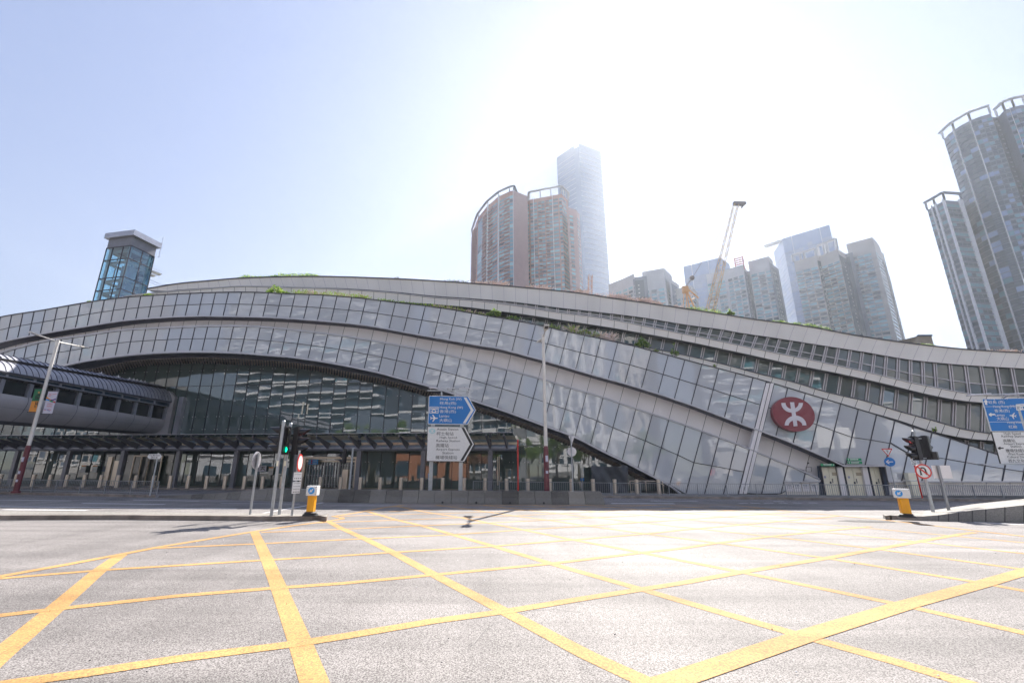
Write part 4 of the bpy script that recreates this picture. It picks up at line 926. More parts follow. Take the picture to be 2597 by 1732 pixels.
for (a, b, cuts) in ((FP[0], FP[1], (0, .27, .69, 1)), (FP[1], FP[2], (0, .49, 1)), (FP[2], FP[3], (0, .5, 1)), (FP[3], FP[0], (0, .5, 1))):
    out = (b - a).cross(UP).normalized(); fr = MB()
    for i in range(len(cuts) - 1):
        for j in range(4):
            p, q = a.lerp(b, cuts[i]), a.lerp(b, cuts[i + 1]); mb = MB()
            mb.face([Vector((p.x, p.y, rz[j])), Vector((p.x, p.y, rz[j + 1])), Vector((q.x, q.y, rz[j + 1])), Vector((q.x, q.y, rz[j]))]); mb.build('glass_pane', M['liftglass'], LT)
    for c in cuts: p = a.lerp(b, c); fr.bar(Vector((p.x, p.y, rz[0])), Vector((p.x, p.y, rz[4])), .09, .1, out)
    for z in rz: fr.bar(Vector((a.x, a.y, z)), Vector((b.x, b.y, z)), .1, .1, out)
    fr.build('mullion_grid', M['mull'], LT)
cap = [onz(x, y, HT + 2.1) for x, y in ((267.5, 612), (337, 603), (402.7, 635.5))]
def inset(P, d):
    c = sum((Vector(p) for p in P), Vector()) / len(P); return [p + (c - p).normalized() * d for p in P]
FPz = lambda P, z: [Vector((p.x, p.y, z)) for p in P]
mb = MB(); mb.prism(FPz(FP, HT), UP * 1.35); mb.build('upper_band', M['dsteel'], LT)
mb = MB(); mb.prism(FPz(inset(FP, -.55), HT + 1.35), UP * .75); mb.build('cap_roof', M['pipe'], LT)
mb = MB(); I = inset(FP, .55)
for p in I: mb.bar(Vector((p.x, p.y, rz[4])), Vector((p.x, p.y, HT)), .28, .28, (1, 0, 0))
for z in (rz[1] - .3, rz[2] - .3, rz[3] - .3, HT - .5):
    for i in range(4): a, b = I[i], I[(i + 1) % 4]; mb.bar(Vector((a.x, a.y, z)), Vector((b.x, b.y, z)), .2, .35, UP)
mb.build('inner_frame', M['galv'], LT)
mb = MB(); c = sum(FP, Vector()) / 4; mb.box((c.x + .3, c.y, (rz[4] + rz[1]) / 2), (1.1, 1.1, (rz[1] - rz[4]) * .9)); mb.build('lift_car', M['iccglass'], LT)
mb = MB(); p = cap[2] + Vector((.05, .2, -1)); mb.tube(p, p + UP * 3.3, .035, n=6); mb.bar(p + UP * .1 - TAN * .3, p + UP * .1 + TAN * .3, .03, .03, UP); mb.build('antenna', M['galv'], LT)
RS = empty('roof_stair', tuple(FP[2]), 'white stair landing with handrails jutting out right of the lift tower', 'stair')
mb = MB(); q = FP[2]; a = Vector((q.x, q.y, onY(386, 688, q.y).z)); b = onY(407, 697, q.y + 1); mb.bar(a, b, .8, .16, UP); a2 = Vector((q.x, q.y, onY(385, 697, q.y).z)); mb.bar(a2, a2 + (b - a) * .45, .8, .14, UP); mb.build('landing', M['white'], RS)
mb = MB(); mb.bar(a + UP * .5, b + UP * .45, .04, .04, UP)
a, b, c = onY(380, 709, q.y), onY(409, 722.5, q.y), onY(455, 719, q.y); mb.bar(a, b, .05, .05, UP); mb.bar(b, c, .04, .04, UP); mb.bar(a - UP * .35, onY(404, 726, q.y), .04, .04, UP); mb.build('handrail', M['galv'], RS)

# ================================================================== SIGNALS, SIGNS, POSTS
def post(mb, x, yb, yt, r, z0=.15, Y=None, cap=True, mi=0):
    b = onz(x, yb, z0) if Y is None else Vector((onY(x, yb, Y).x, Y, z0)); 
    t = onY(x, yt, b.y); top = Vector((b.x, b.y, t.z)); mb.tube(b, top, r, n=14, mi=mi)
    if cap: mb.tube(top - UP * .12, top, r * 1.12, n=14, mi=mi); mb.tube(top, top + UP * .03, r * 1.12, r * .6, n=14, mi=mi)
    return b, top
def signal_head(root, c, az, lit=None, name='signal_head', vis=.30, wide=False):
    """c: centre of the head; az: compass direction the lenses look (radians, 0 = +Y)"""
    f = Vector((math.sin(az), math.cos(az), 0)); r = Vector((f.y, -f.x, 0)); ax = (r, f, UP)
    mb = MB(); mb.box(c, (.30, .16, .98), ax=ax); mb.box(c - f * .09, (.26, .06, .92), ax=ax)
    mb.box(c + UP * .5, (.16, .12, .03), ax=ax)
    if wide: mb.box(c - UP * .33 + r * .22, (.2, .14, .32), ax=ax)
    h = mb.build(name, M['black'], root)
    for i, z in enumerate((.32, 0, -.32)):
        p = c + f * .085 + UP * z; m2 = MB(); m2.tube(p - f * .01, p + f * .012, .105, n=20)
        nm = {0: 'redlit', 2: 'greenlit'}.get(i) if lit == i else None
        m2.build('lens', M[nm or 'lens'], h)
        m3 = MB(); n = 16; A = []; B = []; A2 = []; B2 = []
        for k in range(n + 1):
            th = math.radians(-60 + 300 * k / n); d = r * math.cos(th) + UP * math.sin(th); L = .08 + vis * max(0, (math.sin(th) + 1) / 2)
            A.append(p + d * .125); B.append(p + d * .118 + f * L); A2.append(p + d * .115); B2.append(p + d * .108 + f * L)
        m3.ribbon(A, B, 0, True); m3.ribbon(A2, B2, 0, True); m3.ribbon(B, B2); m3.build('visor', M['black'], h)
    return h
def panel_to(mb, P, pts, dv, mi=0): mb.prism([P(x, y) for x, y in pts], dv, mi)

# left signals
A_ = empty('traffic_light', tuple(onz(688, 1308, .15)), 'traffic light on the taller left pole of the pair, seen from behind', 'traffic light')
mb = MB(); b, t = post(mb, 688, 1308, 1068, .052); mb.build('pole', M['galv'], A_)
signal_head(A_, Vector((b.x - .05, b.y + .17, onY(705, 1113, b.y).z)), math.radians(-92))
mb = MB(); mb.box((b.x, b.y - .055, onY(698, 1175, b.y).z), (.07, .01, .18)); mb.build('sticker', M['cream'], A_)
B_ = empty('traffic_light', tuple(onz(708, 1304, .15)), 'traffic light showing green on the shorter right pole of the pair', 'traffic light')
mb = MB(); b, t = post(mb, 708, 1304, 1074, .052); mb.build('pole', M['galv'], B_)
zc = onY(725, 1118, b.y).z
signal_head(B_, Vector((b.x - .02, b.y - .2, zc)), math.radians(160), 2, vis=.15)
signal_head(B_, Vector((b.x + .33, b.y - .02, zc + .0)), math.radians(95), 0)
mb = MB(); mb.box((b.x, b.y - .055, onY(720, 1175, b.y).z), (.07, .01, .18)); mb.build('sticker', M['cream'], B_)
mb = MB()
for z in (-.42, .42): mb.bar(Vector((b.x, b.y, zc + z)), Vector((b.x + .33, b.y - .05, zc + z)), .04, .04, UP)
mb.build('bracket', M['black'], B_)
# round sign seen from behind
S_ = empty('round_sign', tuple(onz(634, 1304, .15)), 'round traffic sign seen edge-on from behind on a thin grey post', 'sign')
mb = MB(); b, t = post(mb, 634, 1304, 1148, .038, cap=False); mb.build('post', M['galv'], S_)
f = Vector((-1, .0, 0)); c = Vector((b.x - .06, b.y + .05, onY(650, 1167, b.y).z)); mb = MB(); mb.tube(c, c + f * .02, .31, n=36); mb.build('disc', M['rim'], S_)
mb = MB(); mb.bar(c - f * .02 - UP * .24, c - f * .02 + UP * .24, .06, .03, f); mb.build('bracket', M['galv'], S_)
# no-vehicles sign with plates
N_ = empty('prohibition_sign', tuple(onz(671 + 69, 1308, .15)), 'red ringed white oval sign with two lettered plates on a dark backed post', 'sign')
mb = MB(); b = onz(740, 1307, .15); t = onY(759, 1142, b.y); mb.tube(b, (b.x, b.y, t.z), .036, n=12); mb.build('post', M['galv'], N_)
f = Vector((.99, .10, 0)).normalized(); rr = Vector((-f.y, f.x, 0)); c = Vector((b.x, b.y, onY(757, 1173, b.y).z)) + f * .05
mb = MB(); mb.tube(c, c + f * .02, .30, n=40); d = mb.build('disc', M['red'], N_)
mb = MB(); mb.tube(c + f * .02, c + f * .026, .235, n=40); mb.build('disc_face', M['white'], d)
f = Vector((.93, -.36, 0)).normalized(); rr = Vector((-f.y, f.x, 0))
for (ya, yb, nl) in ((1197, 1218, 2), (1221.5, 1251, 4)):
    z1, z0 = onY(754, ya, b.y).z, onY(752, yb, b.y).z; c = Vector((b.x, b.y, (z0 + z1) / 2)) + f * .05
    mb = MB(); mb.box(c, (.36, .02, z1 - z0), ax=(rr, f, UP)); pl = mb.build('plate', M['white'], N_)
    mb = MB()
    for k in range(nl):
        zz_ = z1 - (z1 - z0) * (k + .55) / (nl + .1)
        for u in range(6 if k < nl - 1 else 4): mb.box(c + UP * (zz_ - c.z) + f * .012 + rr * (-.13 + u * .26 / (5 if k < nl - 1 else 3)), (.03 if k < nl - 1 else .036, .003, .014 if k < nl - 1 else .034), ax=(rr, f, UP))
    mb.build('plate_writing', M['ink'], pl)
# illuminated keep-left beacons
def beacon(x, y, h, az, label, arrow=-1, z0=.15, yaw2=0, w_=.30):
    b = onz(x, y, z0); root = empty('bollard_beacon', tuple(b), label, 'beacon')
    f = Vector((math.sin(az), math.cos(az), 0)); r = Vector((-f.y, f.x, 0)); ax = (r, f, UP)
    mb = MB(); mb.tube(b, b + UP * .05, .27, .25, n=20); mb.tube(b + UP * .05, b + UP * .09, .21, .19, n=16); mb.tube(b + UP * .09, b + UP * .13, .23, .16, n=16); mb.build('base', M['rubber'], root)
    mb = MB(); zt = h * .67
    for a_, b__ in ((.11, zt),):
        P = [b + r * i * w_ * .46 + f * j * .12 + UP * a_ for i, j in ((-1, -1), (1, -1), (1, 1), (-1, 1))]; mb.prism(P, UP * (zt - a_))
    o = mb.build('amber_body', M['yellowbox'], root); bv = o.modifiers.new('b', 'BEVEL'); bv.width = .02; bv.segments = 2
    mb = MB(); mb.box(b + UP * ((zt + h) / 2), (w_ * 1.42, .30, h - zt), ax=ax); o = mb.build('white_head', M['white'], root); bv = o.modifiers.new('b', 'BEVEL'); bv.width = .015; bv.segments = 2
    c = b + UP * ((zt + h) / 2) + f * .151 - r * 0
    if arrow == 1: c = b + UP * ((zt + h) / 2) + f * .151 + r * (-w_ * .42)
    mb = MB(); R0 = .11; c2 = c; mb.tube(c2, c2 + f * .006, R0, n=28); dd = mb.build('arrow_disc', M['blue2'], o)
    mb = MB(); a1 = (-r - UP).normalized() if True else r; a1 = (r * (-1 if arrow != 0 else 1) - UP).normalized(); s1 = (a1.cross(f)).normalized(); q = c2 + f * .008
    mb.prism([q - a1 * .08 + s1 * .018, q - a1 * .08 - s1 * .018, q + a1 * .03 - s1 * .018, q + a1 * .03 + s1 * .018], f * .004)
    mb.prism([q + a1 * .08, q + a1 * .0 + s1 * .055, q - a1 * .02 + s1 * .04, q + a1 * .03, q - a1 * .02 - s1 * .04, q + a1 * .0 - s1 * .055], f * .006)
    mb.build('arrow', M['white'], dd)
    mb = MB()
    for i in (-1, 1):
        for j in (-1, 1): p = b + UP * ((zt + h) / 2 + j * (h - zt) * .38) + f * .15 + r * i * w_ * .6; mb.tube(p, p + f * .006, .009, n=6)
    mb.build('screws', M['ink'], o)
    return root, b, f, r
r0, b0, f0_, r0_ = beacon(787, 1307, .98, math.radians(180), 'amber and white traffic beacon on the tip of the left island', -1, w_=.26)
r1, b1, f1, rr1 = beacon(2300, 1311, .98, math.radians(203), 'leaning looking amber and white traffic beacon on the nose of the right island', 1, w_=.30)
mb = MB(); P = lambda u, v: b1 + f1 * .123 + rr1 * u + UP * v; text_mb(mb, 'Meion', P, -.12, -.03, .625, .60, bold=0); mb.build('maker_writing', M['ink'], r1)
# right signals
C_ = empty('traffic_light', tuple(onz(2367, 1298, .15)), 'traffic light on the right island with two black heads and a no U-turn disc', 'traffic light')
mb = MB(); b, t = post(mb, 2367, 1298, 1093, .062); mb.build('pole', M['galv'], C_)
zl = onY(2318, 1137, b.y).z; signal_head(C_, Vector((onY(2319, 1137, b.y).x, b.y - .05, zl)), math.radians(268), 0)
signal_head(C_, Vector((onY(2352, 1137, b.y).x, b.y + .05, zl + .03)), math.radians(62), None, wide=True)
mb = MB()
for z in (-.4, .42):
    mb.bar(Vector((b.x - .36, b.y - .04, zl + z)), Vector((b.x + .3, b.y + .04, zl + z)), .035, .035, UP)
mb.build('bracket', M['galv'], C_)
mb = MB()
for sgn in (-1, 1):
    pr = None
    for i in range(9):
        tt = i / 8; p = Vector((b.x + sgn * (.06 + .14 * math.sin(math.pi * tt)), b.y - .05, zl + .42 - .75 * tt))
        if pr is not None: mb.tube(pr, p, .008, n=5, cap=False)
        pr = p
mb.build('cable', M['black'], C_)
f = Vector((-.2, -1, 0)).normalized(); rr = Vector((-f.y, f.x, 0)); c = Vector((onY(2341, 1195, b.y - .1).x, b.y - .1, onY(2341, 1195, b.y - .1).z))
mb = MB(); mb.tube(c, c + f * .02, .30, n=44); d = mb.build('prohibition_disc', M['red'], C_)
mb = MB(); mb.tube(c + f * .02, c + f * .025, .243, n=44); mb.build('disc_face', M['white'], d)
mb = MB(); q = c + f * .027; pts = []
U = [(-.11, -.12), (-.11, .05)] + [(-.015 - .095 * math.cos(a), .05 + .095 * math.sin(a)) for a in [i * math.pi / 8 for i in range(1, 8)]] + [(.08, .05), (.08, -.05)]
for (x0, y0), (x1, y1) in zip(U[:-1], U[1:]): mb.bar(q + rr * x0 + UP * y0, q + rr * x1 + UP * y1, .055, .004, f)
mb.prism([q + rr * (.02) - UP * .04, q + rr * .14 - UP * .04, q + rr * .08 - UP * .15], f * .004)
mb.prism([q - rr * .145 - UP * .10, q - rr * .075 - UP * .10, q - rr * .075 - UP * .17, q - rr * .11 - UP * .14, q - rr * .145 - UP * .17], f * .004); mb.build('u_turn_arrow', M['ink'], d)
mb = MB(); mb.bar(q + f * .006 - rr * .19 + UP * .19, q + f * .006 + rr * .19 - UP * .19, .055, .004, f); mb.build('cancel_bar', M['red'], d)
# grey sign seen from behind
D_ = empty('sign_back', tuple(onz(2407, 1296, .15)), 'pale rectangular sign seen from behind on a grey post on the right island', 'sign')
mb = MB(); b = onz(2407, 1296, .15); t = onY(2381, 1180, b.y); mb.bar(b, (b.x, b.y, t.z), .09, .07, (0, 1, 0)); mb.build('post', M['galvd'], D_)
mb = MB(); Pd = lambda x, y: onY(x, y, b.y + .08); z1, z0 = Pd(2388, 1180).z, Pd(2388, 1213).z; xa, xb = Pd(2364, 1195).x, Pd(2411, 1195).x
mb.prism([Vector((xa, b.y + .05, z0)), Vector((xb, b.y + .05, z0)), Vector((xb, b.y + .05, z1)), Vector((xa, b.y + .05, z1))], Vector((0, .02, 0))); mb.build('plate', M['alu'], D_)
# small signs standing by the far right kerb
Yk = 31.0
def far_post(name, xb, yb, xt, yt, r, m, label, cat='sign', Y=Yk):
    p = onY(xb, yb, Y); t = onY(xt, yt, Y); root = empty(name, (p.x, Y, .15), label, cat); mb = MB(); mb.tube((p.x, Y, .15), (p.x, Y, t.z), r, n=10); mb.build('post', m, root); return root, Vector((p.x, Y, .15)), t.z
rt, p, zt = far_post('direction_post', 2276, 1262, 2262, 1158, .035, M['galv'], 'round blue left-arrow sign under an upside-down red bordered triangle')
fx = Vector((-.45, -.9, 0)).normalized(); rx = Vector((-fx.y, fx.x, 0)); c = Vector((p.x, p.y, onY(2259, 1171, Yk).z)) + fx * .05
mb = MB(); mb.tube(c, c + fx * .02, .29, n=32); d = mb.build('disc', M['blue'], rt)
mb = MB(); q = c + fx * .022; mb.bar(q + rx * .17, q - rx * .08, .05, .004, fx); mb.bar(q - rx * .17, q - rx * .04 + UP * .12, .05, .004, fx); mb.bar(q - rx * .17, q - rx * .04 - UP * .12, .05, .004, fx); mb.build('arrow', M['white'], d)
c = Vector((p.x, p.y, onY(2253, 1146, Yk).z)) + fx * .05; mb = MB(); tri = lambda s_: [c + rx * s_ + UP * s_ * .75, c - rx * s_ + UP * s_ * .75, c - UP * s_ * 1.0]
mb.prism(tri(.30), fx * .015); mb.prism([v + fx * .016 for v in tri(.21)], fx * .004, 1); o = mb.build('triangle', [M['red'], M['white']], rt)
mb = MB()
for k in range(3): mb.box(c + fx * .022 + UP * (.09 - .07 * k), (.12 - .035 * k, .004, .035), ax=(rx, fx, UP))
mb.build('sign_writing', M['ink'], o)
rt, p, zt = far_post('red_post', 2340, 1266, 2322, 1172, .045, M['red'], 'slim red post with a small white symbol plate behind the right signals')
mb = MB(); c = Vector((p.x - .05, p.y - .05, onY(2318, 1172, Yk).z)); mb.box(c, (.36, .02, .40)); o = mb.build('plate', M['white'], rt)
mb = MB()
for x_, z_ in ((-.1, .1), (.02, .12), (.1, .06), (-.06, -.02), (.06, -.04), (-.1, -.13), (.0, -.14), (.1, -.12)): mb.box(c + Vector((x_, -.012, z_)), (.06, .004, .05))
mb.build('sign_symbols', M['ink'], o)
mb = MB(); mb.box(c + Vector((-.1, 0, .28)), (.07, .02, .16)); mb.build('yellow_tab', M['ypaint'], rt)
cb = empty('utility_cabinet', tuple(Vector((onY(2320, 1250, 32.2).x, 32.2, .15))), 'cream two-part utility cabinet on the pavement behind the right signals', 'cabinet')
a, b = onY(2306, 1218, 32.4), onY(2322, 1218, 32.4)
mb = MB(); mb.prism([Vector((a.x, 32.4, onY(2306, 1217, 32.4).z)), Vector((b.x + .1, 32.4, onY(2306, 1217, 32.4).z)), Vector((b.x + .1, 32.4, onY(2306, 1199, 32.4).z)), Vector((a.x, 32.4, onY(2306, 1199, 32.4).z))], Vector((0, .3, 0))); mb.build('upper_box', M['cream'], cb)
mb = MB(); mb.prism([Vector((a.x, 32.3, .15)), Vector((b.x + .12, 32.3, .15)), Vector((b.x + .12, 32.3, onY(2306, 1220, 32.4).z)), Vector((a.x, 32.3, onY(2306, 1220, 32.4).z))], Vector((0, .4, 0))); mb.build('lower_box', M['cream'], cb)
mb = MB(); mb.bar((a.x - .12, 32.5, .15), (a.x - .12, 32.5, onY(2306, 1197, 32.4).z), .1, .1, UP); mb.build('conduit', M['galvd'], cb)
# green direction signs above the doors
for i, (xa, xb, ya, yb, ar, lb) in enumerate(((2148, 2184, 1162, 1168.3, 0, 'green sign with up arrow over the middle doors, upper of two'), (2150, 2186, 1169.7, 1175.7, 0, 'green sign with up arrow over the middle doors, lower of two'), (2081, 2116, 1175.5, 1181.5, 1, 'green sign with right-end arrow over the left doors'))):
    o, a, b = box_between('direction_sign', M['green'], xa, xb, ya, yb, 0, .05, lb, 'sign', Yp=Y0 - .22)
    P = lambda u, v: a.lerp(Vector((b.x, b.y, a.z)), u) + UP * (b.z - a.z) * v - NRM * .012; m2 = MB()
    for u in [(.2 + .066 * k) for k in range(9)]:
        m2.bar(P(u, .72), P(u + .045, .72), .05, .004, NRM); m2.bar(P(u, .56), P(u + .045, .56), .02, .004, NRM)
    m2.bar(P(.2, .25), P(.75, .25), .02, .004, NRM); uc = .08 if not ar else .92
    m2.bar(P(uc, .2), P(uc, .8), .03, .004, NRM); m2.bar(P(uc, .8), P(uc - .04, .5), .02, .004, NRM); m2.bar(P(uc, .8), P(uc + .04, .5), .02, .004, NRM); m2.build('sign_writing', M['white'], o)
# information boards by the pier
for k in range(4):
    xa = 1991 + k * 21; o, a, b = box_between('information_board', M['alu'], xa, xa + 18, 1225, 1246, 0, .06, 'pale wall board with dark lettering low on the wall, %s from the pier' % nth(k), 'notice board', Yp=Y0 - .05)
    P = lambda u, v: a.lerp(Vector((b.x, b.y, a.z)), u) + UP * (b.z - a.z) * v - NRM * .012; m2 = MB()
    for v, n1 in ((.78, 3), (.6, 3), (.42, 5)):
        for u in range(n1): m2.bar(P(.15 + .7 * u / n1, v), P(.15 + .7 * (u + .6) / n1, v), .05 if n1 == 3 else .02, .004, NRM)
    m2.build('sign_writing', M['greyw'], o)

# ------------------------------------------------------------------ station emblem
SGY = Y0 - .55; P = lambda x, y: onp(x, y, SGY)
LGo = empty('station_emblem', tuple(P(2014, 1050)), 'large oval dark red emblem sign with a white symbol on the glass', 'emblem')
ox, oy, s4 = 1800, 750, 3.4846
el = [P(2013.2 + 53.5 * math.cos(a) + 0 * math.sin(a), 1050.2 + 43.5 * math.sin(a) + 6.5 * math.cos(a)) for a in [i * 2 * math.pi / 64 for i in range(64)]]
mb = MB(); mb.prism(el, NRM * .42); mb.build('disc', M['logo'], LGo)
zq = lambda x, y: onp(ox + x / s4, oy + y / s4, SGY - .02)
mb = MB(); mb.prism([zq(710, 940), zq(746, 940), zq(776, 1150), zq(742, 1153)], NRM * .02)
def arcp(C, rx_, ry_, a0, a1, n=14): return [zq(C[0] + rx_ * math.cos(math.radians(a0 + (a1 - a0) * i / n)), C[1] + ry_ * math.sin(math.radians(a0 + (a1 - a0) * i / n))) for i in range(n + 1)]
o_ = arcp((728, 946), 96, 86, 180, 0); i_ = arcp((728, 946), 59, 54, 180, 0); off = -NRM * .003
for k in range(14): mb.prism([o_[k] + off, o_[k + 1] + off, i_[k + 1] + off, i_[k] + off], NRM * .02)
o_ = arcp((758, 1145), 96, 87, 180, 360); i_ = arcp((758, 1145), 61, 46, 180, 360)
for k in range(14): mb.prism([o_[k] + off * 2, o_[k + 1] + off * 2, i_[k + 1] + off * 2, i_[k] + off * 2], NRM * .02)
mb.build('symbol', M['logow'], LGo)
mb = MB()
for x, y in ((1990, 1035), (2038, 1065)): p = P(x, y); mb.bar(p + NRM * .3, p + NRM * .6, .12, .12, UP)
mb.build('bracket', M['dsteel'], LGo)

# ------------------------------------------------------------------ big direction signs
def chev(P, mb, pts, mi): mb.prism([P(x, y) for x, y in pts], Vector((0, .004, 0)), mi)
SY = 27.0; z1o, z1s = (1070, 970), 7.467
Pc = lambda x, y: onY(z1o[0] + x / z1s, z1o[1] + y / z1s, SY)
def Pd(d): return lambda x, y: Pc(x, y) + Vector((0, d, 0))
S1 = empty('direction_sign', tuple(Vector((Pc(400, 100).x, SY, 0))), 'blue arrow-ended sign over a white one on two posts at the centre', 'road sign')
mb = MB()
for x in (1097, 1171): p = onY(x, 1100, SY + .12); q = onY(x, 1003, SY + .12); mb.bar((p.x, p.y, 0), (p.x, p.y, q.z), .22, .12, (0, 1, 0))
mb.build('post', M['galv'], S1)
mb = MB()
for x in (370, 618, 855): a = Pc(x, 175); mb.tube(a, Pc(x + 4, 255), .05, n=8)
mb.bar(Pc(100, 152), Pc(640, 155), .05, .06, UP); mb.bar(Pc(670, 156), Pc(970, 160), .05, .06, UP); mb.build('lamp_rail', M['galv'], S1)
mb = MB()
for x0, x1 in ((140, 360), (480, 640), (690, 920)):
    mb.tube(Pc(x0, 118) - Vector((0, .25, 0)), Pc(x1, 124) - Vector((0, .25, 0)), .035, n=8); mb.tube(Pc(x0 + 30, 118) - Vector((0, .25, 0)), Pc(x0 + 30, 150), .02, n=6)
mb.build('sign_lamp', M['rim'], S1)
pr = None; mb = MB()
for x_, y_ in ((470, 130), (490, 108), (530, 112), (548, 90), (570, 112), (620, 130), (690, 130), (700, 105), (740, 100), (790, 108), (808, 85), (830, 108)):
    p = Pc(x_, y_)
    if pr is not None: mb.tube(pr, p, .01, n=5)
    pr = p
mb.build('cable', M['black'], S1)
blue_o = [(140, 250), (866, 258), (884, 266), (1022, 522), (870, 792), (860, 797), (122, 787), (112, 778), (132, 258)]
mb = MB(); mb.prism([Pd(0)(x, y) for x, y in blue_o], Vector((0, .05, 0))); BS = mb.build('blue_board', M['white'], S1)
blue_i = [(148, 260), (862, 268), (874, 274), (1008, 522), (860, 780), (852, 786), (126, 777), (122, 772), (142, 264)]
mb = MB(); chev(Pd(-.006), mb, blue_i, 0); mb.build('board_face', M['blue'], BS)
mb = MB(); chev(Pd(-.010), mb, [(792, 282), (842, 284), (982, 524), (828, 770), (776, 768), (926, 523)], 0)
for (x0, x1, y0, y1, s_) in ((345, 750, 290, 345, 'Mong Kok (W)'), (342, 650, 362, 427, '旺角(西)'), (338, 775, 448, 505, 'Hong Kong (W)'), (335, 645, 518, 585, '香港(西)'), (332, 515, 608, 655, 'Lantau'), (330, 565, 680, 748, '大嶼山')):
    text_mb(mb, s_, Pd(-.012), x0, x1, y0, y1, bold=.010)
q = Pd(-.012)
for a, b in (((145, 462), (312, 462)), ((312, 462), (308, 576)), ((308, 576), (145, 576)), ((145, 576), (150, 462))): mb.bar(q(*a), q(*b), .035, .004, (0, 1, 0))
for i in range(6): mb.bar(q(162 + 23 * i, 492 + (7 if i % 2 else 0)), q(162 + 23 * (i + 1), 492 + (0 if i % 2 else 7)), .07, .004, (0, 1, 0))
pts = [q(228 + 34 * math.cos(a), 548 - 34 * math.sin(a)) for a in [i * math.pi / 8 for i in range(9)]]
for a, b in zip(pts[:-1], pts[1:]): mb.bar(a, b, .05, .004, (0, 1, 0))
mb.bar(q(190, 562), q(268, 562), .05, .004, (0, 1, 0)); mb.bar(q(196, 540), q(196, 562), .05, .004, (0, 1, 0)); mb.bar(q(262, 540), q(262, 562), .05, .004, (0, 1, 0))
text_mb(mb, '西', q, 158, 188, 530, 558); text_mb(mb, 'W', q, 272, 298, 532, 556)
def plane_icon(mb, q, cx, cy, s_, rot, dd=Vector((0, .004, 0))):
    pts = [(1.0, 0), (.85, .13), (.35, .14), (-.25, .9), (-.5, .9), (-.15, .14), (-.65, .12), (-.85, .38), (-1.0, .38), (-.88, 0)]
    pts = pts + [(x, -y) for x, y in pts[::-1][1:-1]]; c, s = math.cos(rot), math.sin(rot)
    mb.prism([q(cx + s_ * (x * c - y * s), cy + s_ * (x * s + y * c)) for x, y in pts], dd)
plane_icon(mb, q, 232, 675, 72, 0)
mb.build('board_writing', M['white'], BS)
wo = [(110, 828), (824, 836), (996, 1166), (808, 1502), (82, 1492)]
mb = MB(); mb.prism([Pd(0)(x, y) for x, y in wo], Vector((0, .05, 0))); WS = mb.build('white_board', M['ink'], S1)
mb = MB(); chev(Pd(-.006), mb, [(117, 837), (819, 844), (984, 1166), (801, 1492), (91, 1482)], 0); mb.build('board_face', M['white'], WS)
mb = MB(); chev(Pd(-.010), mb, [(748, 852), (798, 853), (962, 1166), (776, 1480), (726, 1478), (912, 1166)], 0)
for (x0, x1, y0, y1, s_) in ((285, 690, 860, 905, 'Austin Station'), (277, 600, 932, 1002, '柯士甸站'), (337, 663, 1020, 1068, 'High Speed'), (274, 722, 1082, 1135, 'Railway Station'), (268, 508, 1152, 1225, '高鐵站'), (267, 714, 1243, 1298, 'Airport Express'), (388, 596, 1308, 1352, 'Station'), (258, 668, 1380, 1452, '機場快綫站')):
    text_mb(mb, s_, Pd(-.012), x0, x1, y0, y1, bold=.002)
mb.build('board_writing', M['ink'], WS)
q = Pd(-.012); mb = MB(); mb.prism([q(196 + 60 * math.cos(a), 917 + 50 * math.sin(a)) for a in [i * math.pi / 12 for i in range(24)]], Vector((0, .003, 0))); pe = mat('pale_cyan', (.45, .66, .68), .5); em = mb.build('faded_emblem', pe, WS)
mb = MB(); q = Pd(-.016); mb.bar(q(196, 885), q(196, 950), .04, .004, (0, 1, 0)); mb.bar(q(165, 888), q(228, 948), .03, .004, (0, 1, 0)); mb.bar(q(228, 888), q(165, 948), .03, .004, (0, 1, 0)); mb.build('emblem_symbol', M['white'], em)

# right sign: its face turns towards the junction
zo, zs = (2440, 970), 5.23
SL = 24.5; pL = onY(2525, 1100, SL); dR = Vector((.985, -.17, 0)).normalized()
def Pr0(x, y, d=0):
    dd = ray(zo[0] + x / zs, zo[1] + y / zs); nn = Vector((-dR.y, dR.x, 0)); o = Vector((pL.x, pL.y, 0)) - nn * d; t = nn.dot(o) / (nn.x * dd[0] + nn.y * dd[1]); return Vector((dd[0] * t, dd[1] * t, HC + dd[2] * t))
# rebuild the face upright: edges vertical, rows level
TLs, BLs = Pr0(268, 215), Pr0(503, 1080)
n2 = Vector((-dR.y, dR.x, 0)); org = Vector((TLs.x * .5 + BLs.x * .5, TLs.y * .5 + BLs.y * .5, 0)); hgt = TLs.z - BLs.z
print('right sign', TLs, BLs, hgt)
def Q(u, v, d=0): return org + dR * u + UP * (BLs.z + hgt * v) - n2 * d     # u metres to the right, v 0..1
WD = 3.05
S2 = empty('direction_sign', tuple(Q(WD * .55, 0)), 'tall blue and white sign on a single post at the right photo edge', 'road sign'); S2.location.z = 0
mb = MB(); p = Q(1.55, 0, -.15); mb.tube((p.x, p.y, 0), (p.x, p.y, BLs.z + hgt * .9), .17, n=18); mb.build('post', M['galv'], S2)
mb = MB(); a, b = Q(-.95, -.005, .08), Q(WD, -.005, .08); mb.bar(a, b, .3, .05, UP); mb.build('walkway_rail', M['galv'], S2)
mb = MB(); a, b = Q(-1.05, 1.03, .5), Q(2.7, 1.06, .5); mb.tube(a, b, .03, n=8)
for u in (1.0, 2.4): mb.bar(Q(u, 1.0, 0), Q(u, 1.05, .5), .05, .05, UP)
mb.build('lamp_rail', M['galv'], S2)
mb = MB()
for u in (-1.0, .7): mb.tube(Q(u, 1.035, .5), Q(u + 1.1, 1.05, .5), .05, n=8)
mb.build('sign_lamp', M['rim'], S2)
vB = .492
